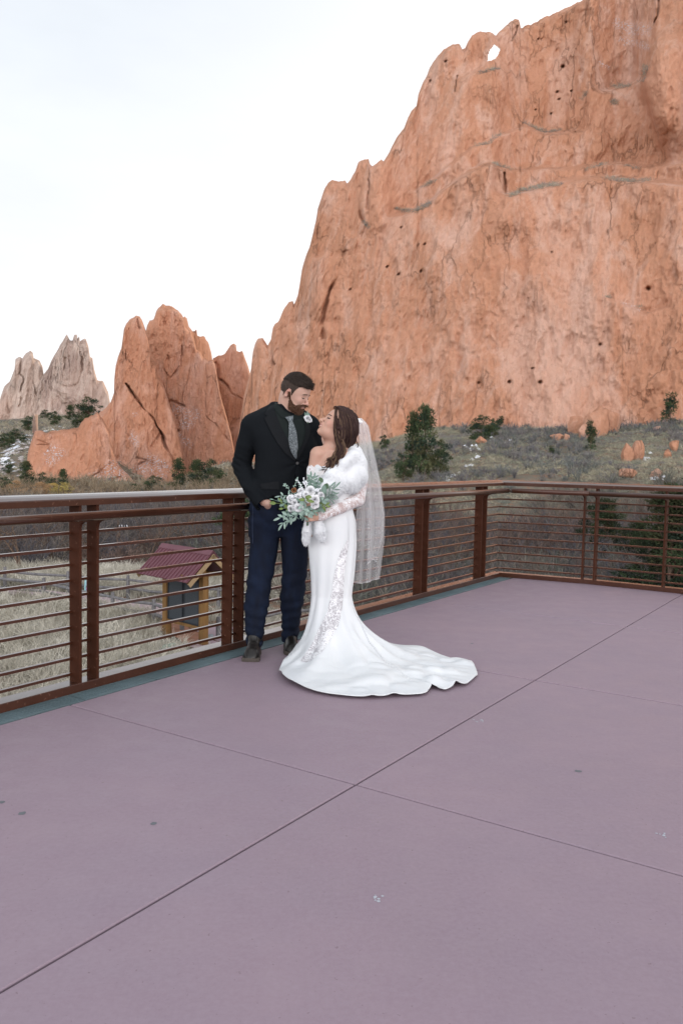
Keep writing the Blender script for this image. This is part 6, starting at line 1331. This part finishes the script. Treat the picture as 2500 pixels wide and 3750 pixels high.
def veil(xl, xr, ytop, ybot, dy0, dy1, ph, dens, nf_):
    nu, nv = 150, 130; u = np.linspace(0, 1, nu)[:, None]; v = np.linspace(0, 1, nv)[None]; y = ytop+(ybot-ytop)*v+0*u
    L = np.interp(y, [a[0] for a in xl], [a[1] for a in xl]); Rx = np.interp(y, [a[0] for a in xr], [a[1] for a in xr])
    uu = u+.035*np.sin(u*6.28*nf_+ph+2*v)*np.clip(v*3, 0, 1)+.007*np.sin(u*6.28*nf_*2.3+ph*2)*(1-v)*v*3; x = L+(Rx-L)*np.clip(uu, 0, 1)
    y = y+9*np.sin(u*4+ph)*v**4
    D = DW+dy0+(dy1-dy0)*u+(.008+.028*v)*np.sin(u*6.28*nf_+ph)+(.001+.003*v)*np.sin(u*6.28*nf_*2.7+ph*1.7+v*3)
    V = P(x, y, D).reshape(-1, 3); dn = dens*1.25*(1+1.1*np.exp(-v/.09))*(.88+.25*np.clip(np.cos(u*6.28*nf_+ph+.5), 0, 1)**3)+0.25*(np.clip(1-(1-v)/.010, 0, 1)+np.clip(1-(1-u)/.012, 0, 1)); return V, gridf(nu, nv), np.clip(dn, 0, .92).ravel()
ve = empty('veil', Ww(1300, 1540, .08), 'long sheer white tulle veil hanging from the back of her dark hair', 'veil')
vp = [veil([(1530, 1302), (1560, 1306), (1620, 1304), (1700, 1300), (1800, 1302), (1900, 1300), (2140, 1290)], [(1530, 1322), (1545, 1338), (1560, 1350), (1620, 1360), (1655, 1367), (1762, 1394), (1885, 1409), (1979, 1408), (2073, 1398), (2140, 1390)], 1531, 2128, .05, .16, .4, .22, 3.2),
      veil([(1530, 1304), (1600, 1316), (1700, 1330), (1800, 1336), (1900, 1341), (2080, 1345)], [(1530, 1320), (1550, 1342), (1620, 1362), (1700, 1380), (1885, 1406), (1960, 1402), (2080, 1372)], 1531, 2060, .02, .12, 2.2, .18, 2.4),
      veil([(1530, 1303), (1640, 1318), (1800, 1308), (1900, 1303), (2000, 1301)], [(1530, 1318), (1640, 1345), (1800, 1362), (1900, 1352), (2000, 1338)], 1531, 1990, .06, .13, 4.0, .10, 2.0)]
for i, (v, f, dn) in enumerate(vp): mesh('veil_layer', v, f, vl_m, ve, True, attrs={'dens': dn})
hm = mat('veil_binding', (.85, .85, .86), .7)
V, Fq = sculpt(lambda p: smin(ell(p, Ww(1303, 1539, -.0), (.024, .03, .013)), ell(p, Ww(1314, 1546, .01), (.022, .03, .012)), .01)+.004*fbm(p*np.array([60, 90, 60]), 3, 2), Ww(1303, 1539)-.08, Ww(1303, 1539)+.09, .0025); mesh('gathered_comb', V, Fq, hm, ve, True)

# ------------------------------------------------------------------ bouquet
DB = 4.90; Bq = S_(DB)
wht_r = mat('white_petals', (.70, .71, .73), .6, .2); lf = [mat('sage_leaf', (.155, .235, .195), .6, .3, noise=(40, .2)), mat('pale_eucalyptus', (.26, .36, .315), .6, .3, noise=(40, .2)), mat('dark_green_leaf', (.075, .135, .075), .5, .35, noise=(40, .2)), mat('olive_leaf', (.12, .175, .045), .5, .35, noise=(40, .2))]
def rose_mesh(R, seed):
    rr = np.random.RandomState(seed); Vv_, Ff = [], []; n0 = 0
    for ring, (cnt, rad, open_, hgt) in enumerate(((3, .18, .1, .62), (4, .36, .25, .66), (5, .58, .55, .62), (6, .82, .95, .48), (7, 1.0, 1.35, .25))):
        for k_ in range(cnt):
            a0 = 6.283*(k_+rr.rand()*.3)/cnt+ring*.7; nu, nv = 7, 6; U_, W__ = np.meshgrid(np.linspace(-1, 1, nu), np.linspace(0, 1, nv), indexing='ij')
            wid = 6.283/cnt*.72*np.sqrt(np.clip(1-(W__*.93)**4, .0, 1)); an = a0+U_*wid
            r_ = rad*(.25+.75*W__**.7)+open_*.16*W__**3+.05*np.sin(an*3+k_)*W__+.03*rr.randn(); z = (hgt+.25)*W__-(.35 if ring > 2 else .1)-open_*.28*W__**3-.06*np.abs(U_)**3
            V = np.stack([r_*np.cos(an), r_*np.sin(an), z], -1)+rr.randn(nu, nv, 1)*.012; Vv_.append(V.reshape(-1, 3)*R); Ff.append(gridf(nu, nv)+n0); n0 += nu*nv
    return np.concatenate(Vv_), np.concatenate(Ff)
def orient(V, c, nrm):
    nrm = np.asarray(nrm, float)/np.linalg.norm(nrm); a = np.cross([0, 0, 1.0], nrm); a = a/np.linalg.norm(a) if np.linalg.norm(a) > 1e-3 else np.array([1., 0, 0]); b_ = np.cross(nrm, a); return V[:, :1]*a+V[:, 1:2]*b_+V[:, 2:3]*nrm+np.asarray(c)
bq = empty('bouquet', Bq(1130, 1830, .05), 'bouquet of white roses, berries and grey-green leaves held between the couple', 'bouquet')
def z8(x, y): return 980+x/4.61, 1680+y/4.61
cb = np.asarray(Bq(1118, 1822, .10))
for i, (x, y, r, dy) in enumerate(((720, 535, 92, .0), (560, 555, 70, .0), (645, 600, 60, -.03), (795, 690, 90, -.05), (800, 775, 78, -.04), (690, 690, 60, -.04), (385, 680, 82, -.01), (390, 845, 70, -.02), (520, 830, 84, -.05), (515, 640, 62, -.03), (905, 610, 62, -.0), (450, 740, 60, -.03))):
    sx, sy = z8(x, y); c0 = np.asarray(Bq(sx, sy, dy)); R_ = r/4.61/F*DB*.82; v, f = rose_mesh(R_, i); nr_ = (c0-cb)*[1, 1, 1]+[0, -.09, .01]; mesh('rose', orient(v, c0, nr_), f, wht_r, bq, True)
def leaf(c, d, L, w, curl=.15, nrm=None):
    d = unit(np.asarray(d, float)); n_ = np.array([0, -1., .2]) if nrm is None else nrm; s = unit(np.cross(d, n_)); n2 = np.cross(s, d); t = np.linspace(0, 1, 7); wd = w*np.sin(np.pi*np.clip(t*.96+.02, 0, 1))**.8
    mid = c+d*(t*L)[:, None]+n2*(-curl*L*t**2)[:, None]; return np.concatenate([mid-s*(wd/2)[:, None]+n2*.12*w, mid, mid+s*(wd/2)[:, None]+n2*.12*w]), np.concatenate([np.stack([np.arange(6), np.arange(6)+1, np.arange(6)+8, np.arange(6)+7], 1)+k_*7 for k_ in (0, 1)])
def sprig(pts, n, L, w, mk, seed, name='leaf_sprig', par=None, spread=.9, rnd_=False):
    rr = np.random.RandomState(seed); p = smooth_path([Bq(*z8(a[0], a[1]), a[2]) for a in pts], 8); mb = MB(); v, f = tube(p, .0013, 5); mb.add(v, f)
    for k_ in range(n):
        t = (k_+1)/n; i = min(int(t*(len(p)-1)), len(p)-2); d0 = unit(p[i+1]-p[i]); side = unit(np.cross(d0, [0, -1, 0]))*(1 if k_ % 2 else -1); d = unit(d0*(.65 if not rnd_ else .3)+side*spread*(1-.5*(t > .97))+rr.randn(3)*.22) if k_ < n-1 else d0
        v, f = leaf(p[i], d, L*(.75+.45*rr.rand()), w*(.8+.4*rr.rand()), .1+.25*rr.rand(), np.array([rr.randn()*.5, -1, .3+rr.randn()*.4])); mb.add(v, f.tolist())
    o = mb.build(name, mk, bq, True); return o
S1 = [([(640, 850, .03), (480, 900, -.02), (330, 950, -.03), (200, 1000, -.03)], 9, .040, .013, 1), ([(620, 860, .03), (450, 960, -.02), (300, 1060, -.02), (250, 1110, -.02)], 7, .042, .014, 1), ([(600, 850, .03), (500, 930, -.03), (400, 1000, -.03), (340, 1080, -.02)], 7, .036, .013, 1),
      ([(520, 760, .02), (360, 740, .0), (200, 720, .0), (90, 690, .0)], 3, .030, .010, 0), ([(500, 800, .02), (380, 800, .0), (250, 760, .0), (130, 750, .0)], 3, .036, .019, 3), ([(480, 820, .02), (360, 830, .0), (250, 840, .0)], 3, .030, .017, 3),
      ([(480, 650, .02), (360, 630, .02), (260, 620, .02), (210, 630, .02)], 6, .030, .010, 1), ([(500, 620, .03), (400, 560, .03), (320, 470, .03), (290, 440, .03)], 12, .014, .008, 1), ([(500, 600, .03), (440, 500, .03), (480, 400, .03), (500, 340, .03)], 12, .013, .008, 1), ([(560, 600, .03), (560, 480, .03), (530, 400, .03)], 9, .014, .008, 1),
      ([(760, 620, .04), (770, 470, .05), (780, 370, .05), (790, 290, .05)], 9, .034, .012, 0), ([(740, 620, .04), (720, 470, .05), (740, 360, .05), (735, 300, .05)], 8, .032, .012, 0), ([(800, 620, .04), (840, 480, .05), (850, 400, .05)], 8, .034, .014, 0), ([(720, 640, .04), (690, 440, .06), (690, 360, .06)], 7, .030, .013, 0),
      ([(860, 700, .03), (960, 640, .03), (1060, 560, .03), (1140, 480, .03)], 11, .044, .009, 0), ([(860, 720, .03), (980, 660, .03), (1060, 620, .03), (1120, 600, .03)], 9, .042, .008, 0), ([(860, 740, .03), (980, 700, .03), (1090, 680, .03)], 9, .042, .008, 0), ([(860, 640, .03), (980, 560, .04), (1060, 470, .04)], 9, .042, .010, 0),
      ([(840, 760, .02), (900, 720, .0), (960, 700, -.01)], 7, .032, .018, 1), ([(840, 800, .02), (900, 790, .0), (990, 800, .0)], 8, .032, .015, 3), ([(800, 830, .02), (850, 830, .0), (900, 860, .0)], 6, .030, .017, 0), ([(700, 800, .02), (620, 830, -.04), (640, 900, -.05)], 7, .034, .018, 1), ([(700, 800, .02), (700, 860, -.03), (700, 930, -.04)], 8, .034, .018, 1), ([(740, 800, .02), (760, 880, -.03), (800, 920, -.03)], 7, .030, .016, 0),
      ([(620, 760, .02), (580, 800, -.07), (580, 880, -.07)], 4, .030, .016, 1), ([(560, 850, .02), (520, 900, -.04), (460, 1000, -.04)], 6, .034, .015, 1), ([(640, 700, .0), (620, 720, -.06), (600, 740, -.07)], 5, .028, .014, 1), ([(540, 880, .03), (560, 930, -.03), (620, 990, -.03)], 7, .030, .014, 0), ([(400, 860, .02), (360, 900, -.02), (290, 940, -.02)], 5, .028, .012, 0), ([(420, 700, .02), (330, 740, .0), (280, 760, .0)], 4, .034, .020, 0)]
for i, (pts, n, L, w_, mk) in enumerate(S1): sprig(pts, n, L, w_, lf[mk], i, par=bq)
for i, (x, y, ex, ey, w_, mk, dy) in enumerate(((930, 400, 870, 315, .024, 2, .0), (960, 520, 1010, 415, .034, 2, .02), (940, 600, 960, 440, .034, 0, .01), (640, 640, 745, 650, .021, 3, -.09), (650, 700, 790, 730, .019, 3, -.09), (630, 690, 525, 690, .020, 3, -.09), (690, 690, 640, 630, .019, 3, -.08), (560, 730, 475, 660, .016, 0, -.06))):
    a = np.asarray(Bq(*z8(x, y), dy)); e = np.asarray(Bq(*z8(ex, ey), dy-.01)); v, f = leaf(a, e-a, np.linalg.norm(e-a), w_, .08); mesh('broad_leaf', v, f, lf[mk], bq, True)
bm_ = mat('white_berries', (.78, .80, .84), .4, .4)
for i, (x0, y0, x1, y1, n) in enumerate(((640, 500, 600, 330, 7), (640, 500, 650, 380, 6), (840, 560, 830, 500, 7), (800, 560, 880, 500, 6), (600, 620, 560, 560, 7), (420, 700, 400, 640, 6), (480, 720, 460, 600, 6), (590, 540, 500, 350, 4))):
    mb = MB(); rr = np.random.RandomState(i+60); a = np.asarray(Bq(*z8(x0, y0), -.03)); e = np.asarray(Bq(*z8(x1, y1), -.02)); v, f = tube([a, (a+e)/2+[.003, 0, 0], e], .0016, 5); mb.add(v, f)
    for k_ in range(n):
        c0 = a+(e-a)*(.35+.65*k_/max(n-1, 1))+rr.randn(3)*.005; v, f = tube([c0-[0, 0, .004], c0-[0, 0, .002], c0+[0, 0, .002], c0+[0, 0, .004]], [.0015, .0042, .0042, .0015], 7); mb.add(v, f)
    mb.build('berry_sprig', bm_, bq, True)
v, f = rose_mesh(.014, 77); mesh('dried_bud', orient(v, Bq(*z8(440, 530), -.02), (-.3, -1, .3)), f, mat('brown_bud', (.19, .08, .035), .8), bq, True)
mb = MB()
for i in range(12): a = np.array(Ww(1138+i*.5, 1890, -.19)); mb.tube([cb+NR.randn(3)*.02, np.array(Bq(1128, 1860, .05))+NR.randn(3)*.006, np.array(Ww(1126+NR.randn()*2, 1925, -.19))], .0024, 5)
mb.build('stems', lf[2], bq, True)
# boutonniere on the groom's lapel
bo = empty('boutonniere', on_surf(1128, 1535, [T_jk], .01), 'small white rosebud with green leaves pinned to the black lapel of the groom', 'flower')
c0 = np.array(bo.location); 
for i, (dx, dz, r) in enumerate(((.0, .006, .021), (.012, -.004, .015))): v, f = rose_mesh(r, 90+i); mesh('rosebud', orient(v, c0+[dx, -.012, dz], (.5, -1, .4)), f, wht_r, bo, True)
for i, (d, L, w_, mk) in enumerate((((-.5, -.2, 1), .050, .016, 0), ((-.1, -.3, 1), .055, .012, 1), ((-1, -.2, .4), .035, .014, 0), ((-.2, -.4, -1), .036, .016, 2), ((.2, -.2, 1), .045, .009, 1))):
    v, f = leaf(c0+[0, -.004, 0], d, L, w_, .1); mesh('leaf', v, f, lf[mk], bo, True)
mb = MB(); mb.tube([c0+[-.004, -.008, -.012], c0+[-.010, -.008, -.045]], .0045, 7); mb.build('wrapped_stem', hm, bo, True)
